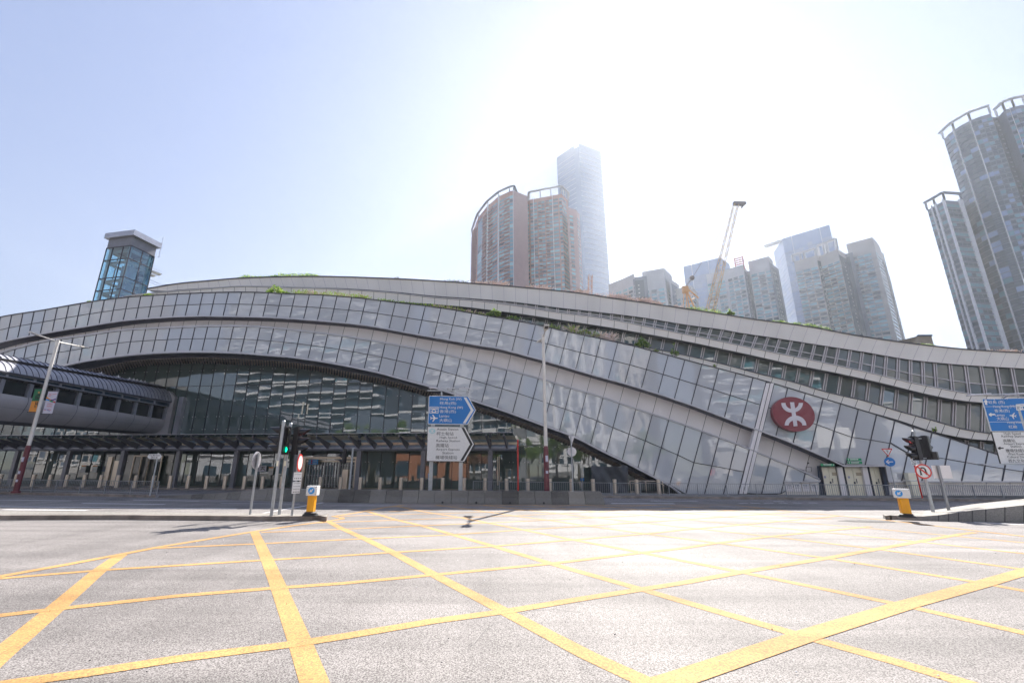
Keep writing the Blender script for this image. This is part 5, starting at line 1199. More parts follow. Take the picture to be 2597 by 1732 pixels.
def rect(mb, u0, u1, v0, v1, d, dp=.004): mb.prism([Q(u0, v0, d), Q(u1, v0, d), Q(u1, v1, d), Q(u0, v1, d)], n2 * dp)
def vy(y, x): # v fraction of a zoom point, measured between the leaning top and bottom rows
    p = Pr0(x, y); return (p.z - BLs.z) / hgt
def uy(x, y): p = Pr0(x, y); return (Vector((p.x, p.y, 0)) - org).dot(dR)
mb = MB(); rect(mb, 0, WD, vB, 1, 0, .05); BS = mb.build('blue_board', M['white'], S2)
mb = MB()
for v0, v1 in ((.497, .632), (.638, .872), (.878, .994)): rect(mb, .03, WD - .03, v0, v1, .006)
mb.build('board_face', M['blue'], BS)
mb = MB(); rect(mb, 0, WD, 0, vB - .004, 0, .05); WS = mb.build('white_board', M['ink'], S2)
mb = MB(); rect(mb, .03, WD - .03, .006, vB - .012, .006); mb.build('board_face', M['white'], WS)
def tQ(mb, s_, x0, y0, x1, y1, bold):
    u0, u1 = uy(x0, (y0 + y1) / 2), uy(x1, (y0 + y1) / 2); v1, v0 = vy(y0, (x0 + x1) / 2), vy(y1, (x0 + x1) / 2)
    Pt = lambda u, v: Q(u, v, .012); text_mb(mb, s_, Pt, u0, u1, v1, v0, bold=bold)
mb = MB()
for s_, x0, y0, x1, y1 in (('Mong Kok (W)', 338, 195, 598, 232), ('旺角 (西)', 350, 240, 562, 288), ('Hong Kong (W)', 412, 300, 700, 342), ('香港(西)', 427, 353, 628, 402), ('Lantau', 436, 414, 560, 446), ('大嶼山', 457, 454, 612, 502), ('Hung Hom', 598, 514, 803, 550), ('紅磡', 615, 565, 724, 608)): tQ(mb, s_, x0, y0, x1, y1, .01)
def bq(x0, y0, x1, y1, wd_): mb.bar(Q(uy(x0, y0), vy(y0, x0), .012), Q(uy(x1, y1), vy(y1, x1), .012), wd_, .004, n2)
bq(318, 296, 311, 235, .10); bq(311, 232, 328, 262, .08); bq(311, 232, 296, 264, .08)
bq(430, 422, 360, 426, .08); bq(355, 427, 386, 408, .07); bq(355, 427, 388, 444, .07)
for x0, y0, x1, y1 in ((712, 295, 860, 280), (722, 366, 868, 352), (712, 295, 722, 366)): bq(x0, y0, x1, y1, .04)
for k in range(5): bq(726 + 20 * k, 305 + (4 if k % 2 else 0), 746 + 20 * k, 305 + (0 if k % 2 else 4), .08)
bq(758, 350, 806, 345, .06); bq(762, 345, 764, 330, .05); bq(800, 342, 798, 326, .05); bq(764, 330, 781, 318, .05); bq(781, 318, 798, 326, .05)
pq = lambda x, y: Q(uy(x, y), vy(y, x), .012); plane_icon(mb, pq, 672, 440, 46, math.pi + .1, n2 * .004)
mb.build('board_writing', M['white'], BS)
mb = MB()
for s_, x0, y0, x1, y1 in (('High Speed', 552, 660, 776, 698), ('Railway Station', 520, 696, 838, 734), ('高鐵站', 540, 748, 702, 792), ('Airport Express', 548, 795, 862, 832), ('Station', 638, 830, 784, 862), ('機場快綫站', 576, 878, 848, 926), ('West Kowloon', 606, 930, 880, 962), ('Cultural District', 597, 970, 905, 1000), ('西九文化區', 612, 1014, 880, 1062)): tQ(mb, s_, x0, y0, x1, y1, .002)
bq(548, 868, 482, 870, .06); bq(474, 871, 506, 854, .05); bq(474, 871, 506, 886, .05)
mb.build('board_writing', M['ink'], WS)

# street name sign
sp_ = onz(380, 1257, .15); NS = empty('street_name_sign', tuple(sp_), 'white street name plate with pointed ends on a grey post beside the railing end', 'street sign')
mb = MB(); t = onY(395, 1150, sp_.y); mb.tube(sp_, (sp_.x, sp_.y, t.z + .05), .04, n=10); mb.build('post', M['galv'], NS)
Ps = lambda x, y: onY(x / 3.564, 880 + y / 3.564, sp_.y - .06)
mb = MB(); L_ = [Ps(1332, 990), Ps(1348, 966), Ps(1445, 966), Ps(1458, 988), Ps(1442, 1010), Ps(1345, 1010)]; mb.prism(L_, Vector((0, .03, 0))); NB = mb.build('name_plate', M['white'], NS)
mb = MB(); Pt = lambda x, y: Ps(x, y) - Vector((0, .006, 0)); text_mb(mb, 'Wui Man Road', Pt, 1349, 1446, 970, 984); text_mb(mb, '匯民道', Pt, 1366, 1424, 988, 1005); mb.build('sign_writing', M['ink'], NB)
# small far signal and posts behind the barrier
p = onY(886, 1240, 33); FS = empty('traffic_light', (p.x, 33, .15), 'small dark traffic light seen side-on in front of the folding gate', 'traffic light')
mb = MB(); zt = onY(887, 1135, 33).z; mb.tube((p.x, 33, 0), (p.x, 33, zt), .075, n=12); mb.build('pole', M['galv'], FS)
signal_head(FS, Vector((onY(874, 1157, 33).x, 32.95, onY(874, 1157, 33).z)), math.radians(-80))
for x, yt, m, r, Yq, lb in ((1314, 1115, 'red', .05, 29.5, 'tall slim red post standing behind the concrete barriers'), (1369, 1150, 'white', .04, 40, 'thin pale post reflected and standing before the hall glass')):
    if m == 'white': continue
    p = onY(x, 1240, Yq); T = empty('slim_post', (p.x, Yq, 0), lb, 'post'); mb = MB(); mb.tube((p.x, Yq, 0), (p.x, Yq, onY(x, yt, Yq).z), r, n=10); mb.tube((p.x, Yq, .0), (p.x, Yq, .1), r * 2, n=10); mb.build('post', M[m], T)
p = onY(1453, 1240, 28); T = empty('sign_back', (p.x, 28, 0), 'downward triangle above a round disc, both seen from behind on a grey post', 'sign')
mb = MB(); mb.tube((p.x, 28, 0), (p.x, 28, onY(1451, 1106, 28).z), .04, n=10); mb.build('post', M['galv'], T)
Pb = lambda x, y: onY(x, y, 28.06); mb = MB(); mb.prism([Pb(1441, 1105.5), Pb(1457.5, 1106), Pb(1450.5, 1126.5)], Vector((0, .02, 0))); mb.build('triangle', M['alu'], T)
mb = MB(); c = Pb(1450.5, 1145); mb.tube(c, c + Vector((.0, .02, 0)), .27, n=28); mb.build('disc', M['alu'], T)
# two wall panels beside the arch foot door, a small blue sign in front of the hall
o, a, b = box_between('small_sign', M['blue'], 1472, 1481, 1212, 1219, 0, .03, 'small blue sign on a thin post before the dark hall glass', 'sign', Yp=40.5)
mb = MB(); c = (a + b) / 2; mb.tube((c.x, c.y, .15), (c.x, c.y, b.z + .8), .025, n=6); mb.build('post', M['galv'], o)

# ================================================================== LAMP POSTS
def lamp_post(base, ztop, heads, label, zmaroon, stickers=()):
    root = empty('lamp_post', tuple(base), label, 'lamp post'); b = Vector(base)
    mb = MB(); zj = zmaroon; r0 = .125; r1 = .085
    mb.tube((b.x, b.y, zj), (b.x, b.y, ztop), r0 * .9, r1, n=16); mb.tube((b.x, b.y, ztop - .3), (b.x, b.y, ztop + .05), r1 * 1.25, n=16); mb.build('pole', M['cream2'], root)
    mb = MB(); mb.tube(b, (b.x, b.y, zj), .155, .145, n=16); mb.tube(b, b + UP * .12, .24, n=16); mb.tube((b.x, b.y, zj), (b.x, b.y, zj + .18), .145, r0 * .9, n=16); mb.build('lower_sleeve', M['maroon'], root)
    for k, (z, s_) in enumerate(stickers): mb = MB(); mb.box((b.x + .02, b.y - .152, z), (.14, .015, s_)); mb.build('sticker', M['bannerw'], root)
    for h in heads:
        h = Vector(h); d = h - Vector((b.x, b.y, ztop)); a0 = Vector((b.x, b.y, ztop - .08)); a1 = a0 + d * .68
        mb = MB(); mb.tube(a0, a1, .045, .035, n=8); o = mb.build('arm', M['cream2'], root)
        mb = MB(); dn = d.normalized(); sd_ = dn.cross(UP).normalized(); c = a0 + d * .86
        mb.box(c, (d.length * .34, .30, .07), ax=(dn, sd_, sd_.cross(dn))); mb.box(c - dn * d.length * .2, (.25, .14, .09), ax=(dn, sd_, sd_.cross(dn))); o = mb.build('lamp_head', M['cream2'], root)
        mb = MB(); up_ = sd_.cross(dn); mb.box(c - UP * .045 + dn * .05, (d.length * .22, .2, .015), ax=(dn, sd_, up_)); mb.build('lamp_glass', M['lens'], o)
    return root, b
zt = 10.15
hl, hr = onz(76, 839, zt + .35), onz(222, 879.5, zt + .35)
bL = onz(39, 1250, .15); rootL, bL = lamp_post(bL, zt, (hl, hr), 'tall cream lamp post with maroon foot carrying two banners at left', 2.9, ((2.2, .3), (1.4, .18), (.9, .15)))
bC = Vector((onY(1387, 1245, 27.2).x, 27.2, 0)); zc = onY(1376.5, 852, 27.2).z
hb, ha = onz(1386.5, 822, zc + .3), onz(1366, 865, zc + .3)
lamp_post(bC, zc, (hb, ha), 'tall cream lamp post with maroon foot behind the concrete barriers at centre', onY(1384, 1139, 27.2).z, ((onY(1388, 1163, 27.2).z, .35), (onY(1386, 1197, 27.2).z, .15)))
BY = bL.y - .02
def ban(c4, label, secs, name='street_banner'):
    P = lambda u, v: Vector((0, 0, 0))
    TL, TR, BL_, BR = [onY(x, y, BY) for x, y in c4]
    zt_, zb4 = (TL.z + TR.z) / 2, (BL_.z + BR.z) / 2; xl, xr = (TL.x + BL_.x) / 2, (TR.x + BR.x) / 2
    P = lambda u, v, d=0: Vector((xl + (xr - xl) * u, BY - d, zb4 + (zt_ - zb4) * v))
    root = empty(name, tuple(P(.5, 1)), label, 'banner')
    for (v0, v1, m) in secs: mb = MB(); mb.prism([P(0, v0), P(1, v0), P(1, v1), P(0, v1)], Vector((0, .02, 0))); mb.build('banner_cloth', M[m], root)
    for v_ in (0, 1): mb = MB(); mb.tube(P(-.15, v_), P(1.05, v_), .02, n=6); mb.build('banner_rod', M['black'], root)
    return root, P
r_, P = ban(((86.3, 984), (108, 988), (76, 1043.7), (98, 1046)), 'green over orange banner hung on the left side of the lamp post', ((.47, 1, 'banneg'), (0, .47, 'bannero')))
mb = MB(); mb.prism([P(.42, .88, .01), P(.68, .88, .01), P(.62, .80, .01), P(.48, .80, .01)], Vector((0, .005, 0))); mb.build('lantern_print', M['ypaint'], r_)
mb = MB(); rr_ = random.Random(3)
for k in range(16): u, v = rr_.uniform(.15, .9), rr_.uniform(.55, .72); mb.bar(P(u, v, .01), P(u + rr_.uniform(-.08, .08), v + rr_.uniform(.02, .08), .01), .05, .004, (0, 1, 0))
for u0, v0, u1, v1 in ((.5, .44, .56, .30), (.62, .43, .78, .40), (.7, .42, .72, .30), (.6, .36, .8, .34), (.85, .42, .92, .38), (.5, .28, .6, .24), (.82, .34, .84, .2), (.55, .22, .62, .19)): mb.bar(P(u0, v0, .01), P(u1, v1, .01), .045, .004, (0, 1, 0))
mb.build('brush_print', M['ink'], r_)
r_, P = ban(((122, 990), (145, 994), (109, 1047.7), (133, 1051)), 'white banner with multicoloured ribbon and red lettering on the right side of the lamp post', ((0, 1, 'bannerw'),))
mb = MB(); Pt = lambda u, v: P(u, v, .012); text_mb(mb, '25', Pt, .15, .42, .90, .78, bold=.0); text_mb(mb, 'HONG\nKONG', Pt, .28, .8, .46, .30, bold=.0); mb.bar(P(.5, .86, .012), P(.95, .88, .012), .02, .003, (0, 1, 0))
mb.build('banner_writing', M['red'], r_)
for m, pl in (('bannero', ((.0, .72), (.25, .66), (.5, .60))), ('purple', ((.5, .60), (.75, .61), (1, .66))), ('blue2', ((.0, .62), (.2, .62), (.4, .60))), ('green', ((.35, .60), (.6, .55), (.8, .53))), ('red', ((.7, .54), (1, .52), (1, .48))), ('red', ((.1, .17), (.5, .19), (.8, .17))), ('blue', ((.1, .20), (.4, .18), (.7, .12)))):
    if m not in M: M[m] = mat('purple_print', (.10, .03, .25), .5)
    mb = MB()
    for a, b in zip(pl[:-1], pl[1:]): mb.bar(P(*a, .012), P(*b, .012), .09 if pl[0][1] > .3 else .03, .003, (0, 1, 0))
    mb.build('ribbon_print', M[m], r_)

# ================================================================== TOWERS
def tower(name, label, corners, Ht, back, wall, faces, fh=3.3, zlo=0, top=6, glass=('teal', 'teal2', 'tealdk'), gw_=(.5, .25, .25), ledge='beigew', cat='tower', crown=None, world=None, roofh=0, seed=1, group=None):
    rr = random.Random(seed)
    F_ = [Vector((p[0], p[1], 0)) for p in world] if world else [Vector((onz(x, y, Ht).x, onz(x, y, Ht).y, 0)) for x, y in corners]
    c0 = sum(F_, Vector()) / len(F_)
    away = Vector((c0.x, c0.y, 0)).normalized() if not world else Vector((0, -1, 0))
    if isinstance(back, tuple): BK = [F_[-1] + away * back[1], F_[0] + away * back[0]]
    else: BK = [F_[-1] + away * back, F_[0] + away * back]
    root = empty(name, tuple(c0), label, cat, group)
    poly = F_ + BK
    mb = MB(); mb.prism(poly, UP * Ht); mb.build('wall', M[wall], root)
    gm = [M[g] for g in glass]; W_ = MB(); Lg = MB(); Fn = MB(); Bc = MB(); Dk = MB()
    for fi, (a, b) in enumerate(zip(F_[:-1], F_[1:])):
        spec = faces[min(fi, len(faces) - 1)]
        if not spec: continue
        t = (b - a); L = t.length; t.normalize(); n = Vector((t.y, -t.x, 0))
        if n.dot(c0 + away * 5 - a) > 0: n = -n
        tw = sum(w_ for _, w_ in spec); u = 0
        for kind, w_ in spec:
            u1 = u + w_ / tw; p, q = a.lerp(b, u), a.lerp(b, u1); u = u1; wl = (q - p).length
            if kind == 's': continue
            if kind == 'v':
                m = (p + q) / 2; Fn.box(m + n * .25 + UP * (Ht / 2 + .5), (wl, .9, Ht + 1), ax=(t, n, UP)); continue
            if kind == 'd':
                Dk.face([p + n * .06 + UP * zlo, q + n * .06 + UP * zlo, q + n * .06 + UP * (Ht - top * .5), p + n * .06 + UP * (Ht - top * .5)]);  # flat dark panel, its colour stands in for shade in a recess
                z = Ht - top
                while z > zlo:
                    m = p.lerp(q, .5) + n * .25 + UP * (z - 1.2); Bc.box(m, (min(1.2, wl * .4), .3, .8), ax=(t, n, UP)); z -= fh
                continue
            z = Ht - top; k = 0
            while z - fh > zlo:
                hgt = dict(w=.6, g=.84, b=.6, x=.95)[kind] * fh; z1 = z - (fh - hgt) * .5; z0 = z1 - hgt
                nsub = max(1, int(wl / 2.6)) if kind != 'x' else max(1, int(wl / 3.5))
                g = rr.choices(range(len(gm)), gw_[:len(gm)])[0]
                for j in range(nsub):
                    u0_, u1_ = (j + .05) / nsub, (j + .95) / nsub
                    if kind == 'x': u0_, u1_ = j / nsub, (j + 1) / nsub
                    A, B = p.lerp(q, u0_) + n * .08, p.lerp(q, u1_) + n * .08
                    gi = (0 if kind == 'x' and rr.random() < .8 and len(gm) > 2 else g) if rr.random() < .85 else rr.choices(range(len(gm)), gw_[:len(gm)])[0]
                    W_.face([A + UP * z0, B + UP * z0, B + UP * z1, A + UP * z1], gi)
                if kind in 'bw' and wl > 2.2:
                    dpt = 1.3 if kind == 'b' else .45; m = (p + q) / 2 + n * dpt * .5 + UP * (z0 - .35)
                    (Bc if kind == 'b' else Lg).box(m, (wl * (.96 if kind == 'b' else 1), dpt, .55 if kind == 'b' else .42), ax=(t, n, UP))
                if kind == 'x' and k % 1 == 0: m = (p + q) / 2 + n * .2 + UP * z0; Lg.box(m, (wl, .35, .38), ax=(t, n, UP))
                z -= fh; k += 1
    for m_, nm, mt in ((W_, 'window', gm), (Lg, 'floor_ledge', M[ledge]), (Bc, 'balcony', M[ledge]), (Fn, 'fin', M['whitew']), (Dk, 'recess', M['tealdk'] if wall != 'concw' else M['greyw'])):
        if m_.v: m_.build(nm, mt, root, kind='stuff' if nm in ('window', 'floor_ledge', 'balcony') else None)
    return root, F_, BK
def crown(root, F_, BK, z0, z1, over=1.5, m='whitew', legs=1, thick=1.4, close=True):
    poly = F_ + BK; c = sum(poly, Vector()) / len(poly); mb = MB()
    P = [p + (p - c).normalized() * over + UP * z1 for p in F_]
    for a, b in zip(P[:-1], P[1:]): mb.bar(a, b, 1.7, thick, UP)
    if close: mb.bar(P[0], BK[-1] + UP * z1, 2, thick, UP); mb.bar(P[-1], BK[0] + UP * z1, 2, thick, UP)
    for a, b in zip(F_[:-1], F_[1:]):
        for k in range(legs + 1): p = a.lerp(b, k / legs) ; mb.bar(p + UP * z0, p + UP * z1, .8, .8, (0, 1, 0))
    mb.build('crown_frame', M[m], root)
Wd = lambda n, k='w', s_=.35: sum([[(k, 1), ('s', s_)] for _ in range(n)], [])
# terracotta pair
H1 = 222
r_, F_, B_2 = tower('residential_tower', 'terracotta tower with a curved front and arched open crown, left of the pair', [(1198, 590), (1213, 552), (1237, 522), (1264, 499), (1292, 486), (1302, 484), (1338, 498)], H1, (30, 30), 'terr',
    [[('b', 1.2), ('s', .3)], [('g', 1.4), ('b', 1), ('s', .2)], [('v', .2), ('b', 1), ('w', 1), ('s', .2)], [('v', .2), ('w', 1), ('b', 1)], [('g', 1.6), ('v', .15)], [('s', 1)], [('s', 3)]], zlo=60, top=4, ledge='pinkw', seed=3)
crown(r_, F_[:6], B_2, H1, H1 + 4, 1, 'greyw', 1, .9)
mb = MB(); a, b = F_[5], F_[6]; mb.prism([a + Vector((-.1, -.2, 0)), b + Vector((-.1, -.2, 0)), b, a], UP * H1); mb.build('side_wall', M['pinkw'], r_)
mb = MB()
for a, b in zip(F_[:-1], F_[1:]): mb.bar(a + UP * 108 + Vector((0, -1, 0)), b + UP * 108 + Vector((0, -1, 0)), 3.5, 2.2, UP)
mb.build('sky_terrace', M['pinkw'], r_)
r_, F_, B_2 = tower('residential_tower', 'terracotta tower with a flat open crown in front of the tallest tower', [(1325, 520), (1344, 507), (1424, 492), (1440, 509)], 222, 34, 'terr',
    [Wd(2), [('w', 1), ('v', .12), ('w', 1), ('s', .2), ('b', 1), ('w', 1), ('s', .2), ('b', 1), ('w', 1), ('v', .12), ('w', 1.6), ('s', .2), ('w', .8)], [('w', 1), ('s', .4)]], zlo=60, top=3, ledge='pinkw', seed=4)
crown(r_, F_[1:], B_2, 222, 229, 1, 'concw', 3, .9)
mb = MB(); a, b = F_[1], F_[2]; mb.bar(a + UP * 118 + Vector((0, -1, 0)), b + UP * 118 + Vector((0, -1, 0)), 2.4, 2.6, UP); mb.build('sky_terrace', M['concw'], r_)
tower('residential_tower', 'pinkish narrow tower wing beside the tallest glass tower', [(1438, 525), (1462, 533), (1470, 545)], 205, 30, 'pinkw', [[('s', .5), ('w', 1), ('s', 1)], [('w', 1), ('s', .3)]], zlo=60, ledge='pinkw', seed=5)
# tallest tower
HI = 480
r_, F_, B_2 = tower('skyscraper', 'tallest pale blue glass skyscraper fading into the sun glare', [(1413, 408), (1456, 378), (1468, 372), (1524, 393)], HI, 60, 'iccglass',
    [[('x', 1)], [('s', 1)], [('x', 1)]], fh=8.4, zlo=60, top=2, glass=('iccglass',), gw_=(1,), ledge='whitew', seed=6)
mb = MB()
for a, b in ((F_[0], F_[1]), (F_[2], F_[3])): mb.prism([a, b, b + Vector((0, 3, 0)), a + Vector((0, 3, 0))], UP * (HI + 6))
mb.build('parapet_screen', M['iccglass'], r_)
# pale towers, left group
tl_ = dict(fh=3.2, zlo=30, ledge='concw')
r_, F_, B_2 = tower('residential_tower', 'low pale apartment tower right beside the tallest skyscraper', [(1543, 722), (1578, 708), (1608, 694)], 150, 25, 'concw', [Wd(2, 'w', .3), Wd(2, 'w', .2) + [('d', .3)]], seed=7, top=9, **tl_)
r_, F_, B_2 = tower('residential_tower', 'pale apartment tower with a blank upper wall, second right of the skyscraper', [(1628, 690), (1684, 680), (1704, 700)], 155, 25, 'concw', [Wd(3, 'w', .3), [('s', .4), ('w', 1), ('s', .3)]], seed=8, top=16, **tl_)
tower('residential_tower', 'small distant beige tower behind the orange crane base', [(1714, 733), (1752, 725), (1768, 740)], 140, 25, 'beigew', [Wd(3), Wd(1)], seed=9, top=8, **tl_)
tower('office_tower', 'pale blue glass office block behind the crane boom', [(1733, 676.5), (1826, 653), (1850, 670)], 200, 30, 'blueglass', [[('x', 1), ('v', .02), ('x', 2), ('v', .02), ('x', 1.4)], [('x', 1)]], fh=4, zlo=40, glass=('blueglass', 'iccglass'), gw_=(.6, .4), ledge='iccglass', seed=10, top=10)
tower('residential_tower', 'apartment tower with red slatted roof screen behind the crane boom', [(1791, 697), (1842, 684), (1884, 671), (1894, 684)], 160, 25, 'concw', [Wd(2), Wd(3, 'w', .15), [('d', 1)]], seed=11, top=8, **tl_)
mb = MB(); a, b = onz(1862, 655, 168), onz(1883, 649, 168)
for k in range(5): mb.bar(a - UP * (1.8 * k + 1), b - UP * (1.8 * k + 1), .8, .7, UP)
for p in (a, b): mb.bar(p, p - UP * 12, .6, .6, (0, 1, 0))
o = mb.build('roof_screen', mat('red_slats', (.5, .14, .14), .6)); o.parent = bpy.data.objects['residential_tower.006'] if 'residential_tower.006' in bpy.data.objects else None
if o.parent: o.data.transform(chain(o.parent).inverted())
r_, F_, B_2 = tower('residential_tower', 'apartment tower with grouped teal windows left of the blue hotel tower', [(1897, 664), (1950, 650), (1960, 662)], 165, 30, 'concw', [[('s', .15), ('w', 1.2), ('s', .15), ('w', 1.2), ('s', .15), ('w', .9), ('s', .1)], [('d', 1)]], seed=12, top=11, **tl_)
tower('office_tower', 'tall blue glass hotel tower rising behind the apartment blocks', [(1962, 640), (1984, 606), (2103, 570), (2117, 606)], 235, 40, 'blueglass', [[('x', 1)], [('x', 1), ('v', .02), ('x', 3), ('v', .02), ('x', 1)], [('x', 1)]], fh=4, zlo=40, glass=('blueglass', 'iccglass'), gw_=(.7, .3), ledge='blueglass', seed=13, top=12)
mb = MB(); a, b = onz(1940, 626, 236), onz(1984, 611, 236); mb.bar(a, b, 6, 1.5, UP); o = mb.build('roof_canopy', M['whitew'], bpy.data.objects['office_tower.001'])
r_, F_, B_2 = tower('residential_tower', 'pale terraced apartment tower directly right of the blue hotel tower', [(2013, 664), (2070, 648), (2078, 650), (2124, 632), (2145, 645)], 170, 30, 'beigew', [Wd(3, 'w', .08), [('d', 1)], Wd(3, 'b', .05), [('d', 1)]], seed=14, top=9, **tl_)
mb = MB()
for (xa, ya, xb, yb, dz) in ((2013, 664, 2070, 648, 6), (2078, 650, 2124, 632, 9)):
    a, b = onz(xa, ya, 170), onz(xb, yb, 170); mb.bar(a + UP * dz, b + UP * dz, 1.2, 1.6, UP)
    for t in (0, .33, .5, 1): mb.bar(a.lerp(b, t), a.lerp(b, t) + UP * dz, 1.6, 1.2, (0, 1, 0))
mb.build('roof_frame', M['concw'], r_)
r_, F_, B_2 = tower('residential_tower', 'pale apartment tower with stepped right edge, rightmost of the middle group', [(2146, 620), (2212, 602), (2228, 620), (2246, 665)], 180, 30, 'beigew', [[('w', 1.2), ('w', 1), ('w', 1.2), ('s', .7)], [('w', 1), ('s', .2)], [('w', 1), ('v', .1), ('w', .8)]], seed=15, top=12, **tl_)
for i, (pts, hh, wl, lb) in enumerate((([(1596, 705), (1640, 700)], 150, 'greyw', 'grey recessed core between the two pale towers right of the skyscraper'), ([(1696, 706), (1722, 722)], 146, 'concw', 'pale stepped core right of the second pale tower'), ([(1876, 692), (1906, 686)], 158, 'greyw', 'dark recessed core between the slatted tower and its neighbour'), ([(1950, 664), (1974, 682)], 160, 'greyw', 'dark narrow block with small windows left of the blue hotel tower'), ([(2112, 652), (2162, 640)], 170, 'greyw', 'dark recessed core between the terraced tower and the stepped tower'))):
    tower('tower_core', lb, pts, hh, 20, wl, [[('s', .3), ('d', 1), ('s', .3)]], seed=60 + i, top=6, **tl_)
# dark right towers
fin3 = [('w', 1), ('v', .13), ('w', 1), ('w', 1), ('v', .13), ('w', 1)]
r_, F_, B_2 = tower('residential_tower', 'huge dark curved apartment tower with white vertical fins cut by the right photo edge', [(2394, 354), (2405, 342), (2420, 330), (2440, 317), (2461, 306), (2486, 296), (2512, 289), (2516, 298), (2530, 298), (2548, 280), (2572, 271), (2600, 266), (2660, 264)], 215, 40, 'greyw',
    [[('x', 1)], [('x', 1), ('v', .10)], [('x', 1)], [('x', 1), ('v', .10)], [('x', 1), ('w', 1)], [('w', 1), ('w', 1)], [('s', 1)], [('d', 1)], [('x', 1)], [('w', 1), ('v', .09), ('w', 1)], [('x', 1), ('w', 1)], [('v', .08), ('x', 1)]], zlo=15, top=2, glass=('tealdk', 'blueglass', 'teal'), gw_=(.5, .3, .2), ledge='greyw', seed=16)
crown(r_, [F_[0], F_[2], F_[4], F_[6]], B_2, 215, 220, 1.5, 'concw', 1, .8, False); crown(r_, F_[8:12:1], B_2, 215, 220, 1.5, 'concw', 1, .8, False)
r_, F_, B_2 = tower('residential_tower', 'lower dark tower with white fins just left of the huge curved tower', [(2352, 533), (2372, 522), (2396, 508), (2440, 512)], 165, 30, 'greyw', [[('w', 1), ('v', .2), ('d', .6)], [('v', .3), ('w', 1), ('v', .3)], [('w', 1), ('v', .3)]], zlo=15, top=2, glass=('tealdk', 'teal'), gw_=(.6, .4), ledge='greyw', seed=17)
crown(r_, F_, B_2, 165, 170, 1, 'greyw', 1, .9, False)
# small concrete roof house on the station roof line
p = [onp(x, y, 52) for x, y in ((2312, 859), (2327.5, 852.5), (2362.5, 852.5))]
RH = empty('roof_house', tuple(p[1]), 'small brick-grey plant room sitting on the roof line at right', 'plant room')
mb = MB(); mb.prism([Vector((q.x, q.y, p[1].z)) for q in (p[0] + Vector((-.5, 4, 0)), p[1], p[2], p[2] + Vector((2, 4, 0)))], UP * -4); mb.build('wall', mat('stained_wall', (.30, .26, .23), .85, 0, .4, .8), RH)
mb = MB(); mb.bar(p[1] + UP * .05, p[2] + UP * .05, .3, .15, UP); mb.build('roof_edge', M['greyw'], RH)

# ================================================================== CRANE
YC = 150
def cp(x, y, Y=YC): return onY(x, y, Y)
CR = empty('lattice_crane', tuple(Vector((cp(1798, 790).x, YC, 0))), 'yellow lattice boom crane behind the roof with guy rope to an orange frame', 'crane')
def lattice(mb, a, b, wa, wb, n, r, r2):
    t = (b - a).normalized(); s_ = t.cross(Vector((0, 1, 0))).normalized(); d_ = Vector((0, 1, 0)); ring = []
    for i in range(n + 1):
        c = a.lerp(b, i / n); w_ = wa + (wb - wa) * i / n; ring.append([c + s_ * w_ * u + d_ * w_ * v for u, v in ((-.5, -.5), (.5, -.5), (.5, .5), (-.5, .5))])
    for k in range(4): mb.tube(ring[0][k], ring[-1][k], r, n=5, cap=False)
    for i in range(n):
        for k in range(4): mb.tube(ring[i][k], ring[i + 1][(k + 1) % 4] if i % 2 else ring[i + 1][k], r2, n=4, cap=False) if i % 2 else mb.tube(ring[i][(k + 1) % 4], ring[i + 1][k], r2, n=4, cap=False)
        for k in range(4): mb.tube(ring[i][k], ring[i][(k + 1) % 4], r2, n=4, cap=False)
mb = MB(); bot, top_ = cp(1798, 800), cp(1866, 520); bot2 = bot + (bot - top_).normalized() * 14; lattice(mb, bot2, top_, 2.7, 1.5, 30, .11, .05); mb.build('boom', M['cranew'], CR)
mb = MB(); c = cp(1871, 517); mb.box(c, (3.2, 1.2, 1.3)); mb.tube(c + Vector((2.2, -.5, 0)), c + Vector((2.2, .5, 0)), .8, n=14); mb.bar(cp(1880, 527), cp(1886, 517), .6, .5, (0, 1, 0)); mb.bar(c, cp(1874, 511), .4, .4, (0, 1, 0)); mb.build('boom_head', M['craned'], CR)
mb = MB(); mb.tube(cp(1847, 556), cp(1755, 706), .09, n=4); mb.tube(cp(1755, 706), cp(1737, 728), .12, n=4); mb.tube(cp(1753, 709), cp(1741, 729), .1, n=4); mb.sphere(cp(1755, 705), .9, 8, 5); mb.tube(cp(1878, 520), cp(1896, 652), .045, n=4); mb.tube(cp(1873, 520), cp(1891, 652), .045, n=4); mb.build('guy_rope', M['craned'], CR)
mb = MB(); 
for a, b, r in (((1738, 730), (1764, 786), .28), ((1738, 730), (1750, 786), .22), ((1745, 733), (1772, 756), .25), ((1735, 740), (1732, 784), .16), ((1740, 735), (1741, 786), .14), ((1752, 760), (1762, 757), .18), ((1748, 750), (1757, 748), .12), ((1746, 772), (1760, 769), .14)): mb.tube(cp(*a), cp(*b), r, n=6)
mb.box(cp(1738, 735), (1.9, 1.4, 2.4)); mb.build('back_frame', mat('crane_orange', (.60, .30, .10), .5), CR)
MS = empty('site_mast', tuple(cp(1496, 760)), 'small orange lattice mast in front of the tallest tower', 'mast')
mb = MB(); lattice(mb, cp(1496, 775), cp(1497, 698), 1.3, 1.3, 12, .07, .045); mb.build('lattice', mat('mast_orange', (.6, .3, .15), .6), MS)

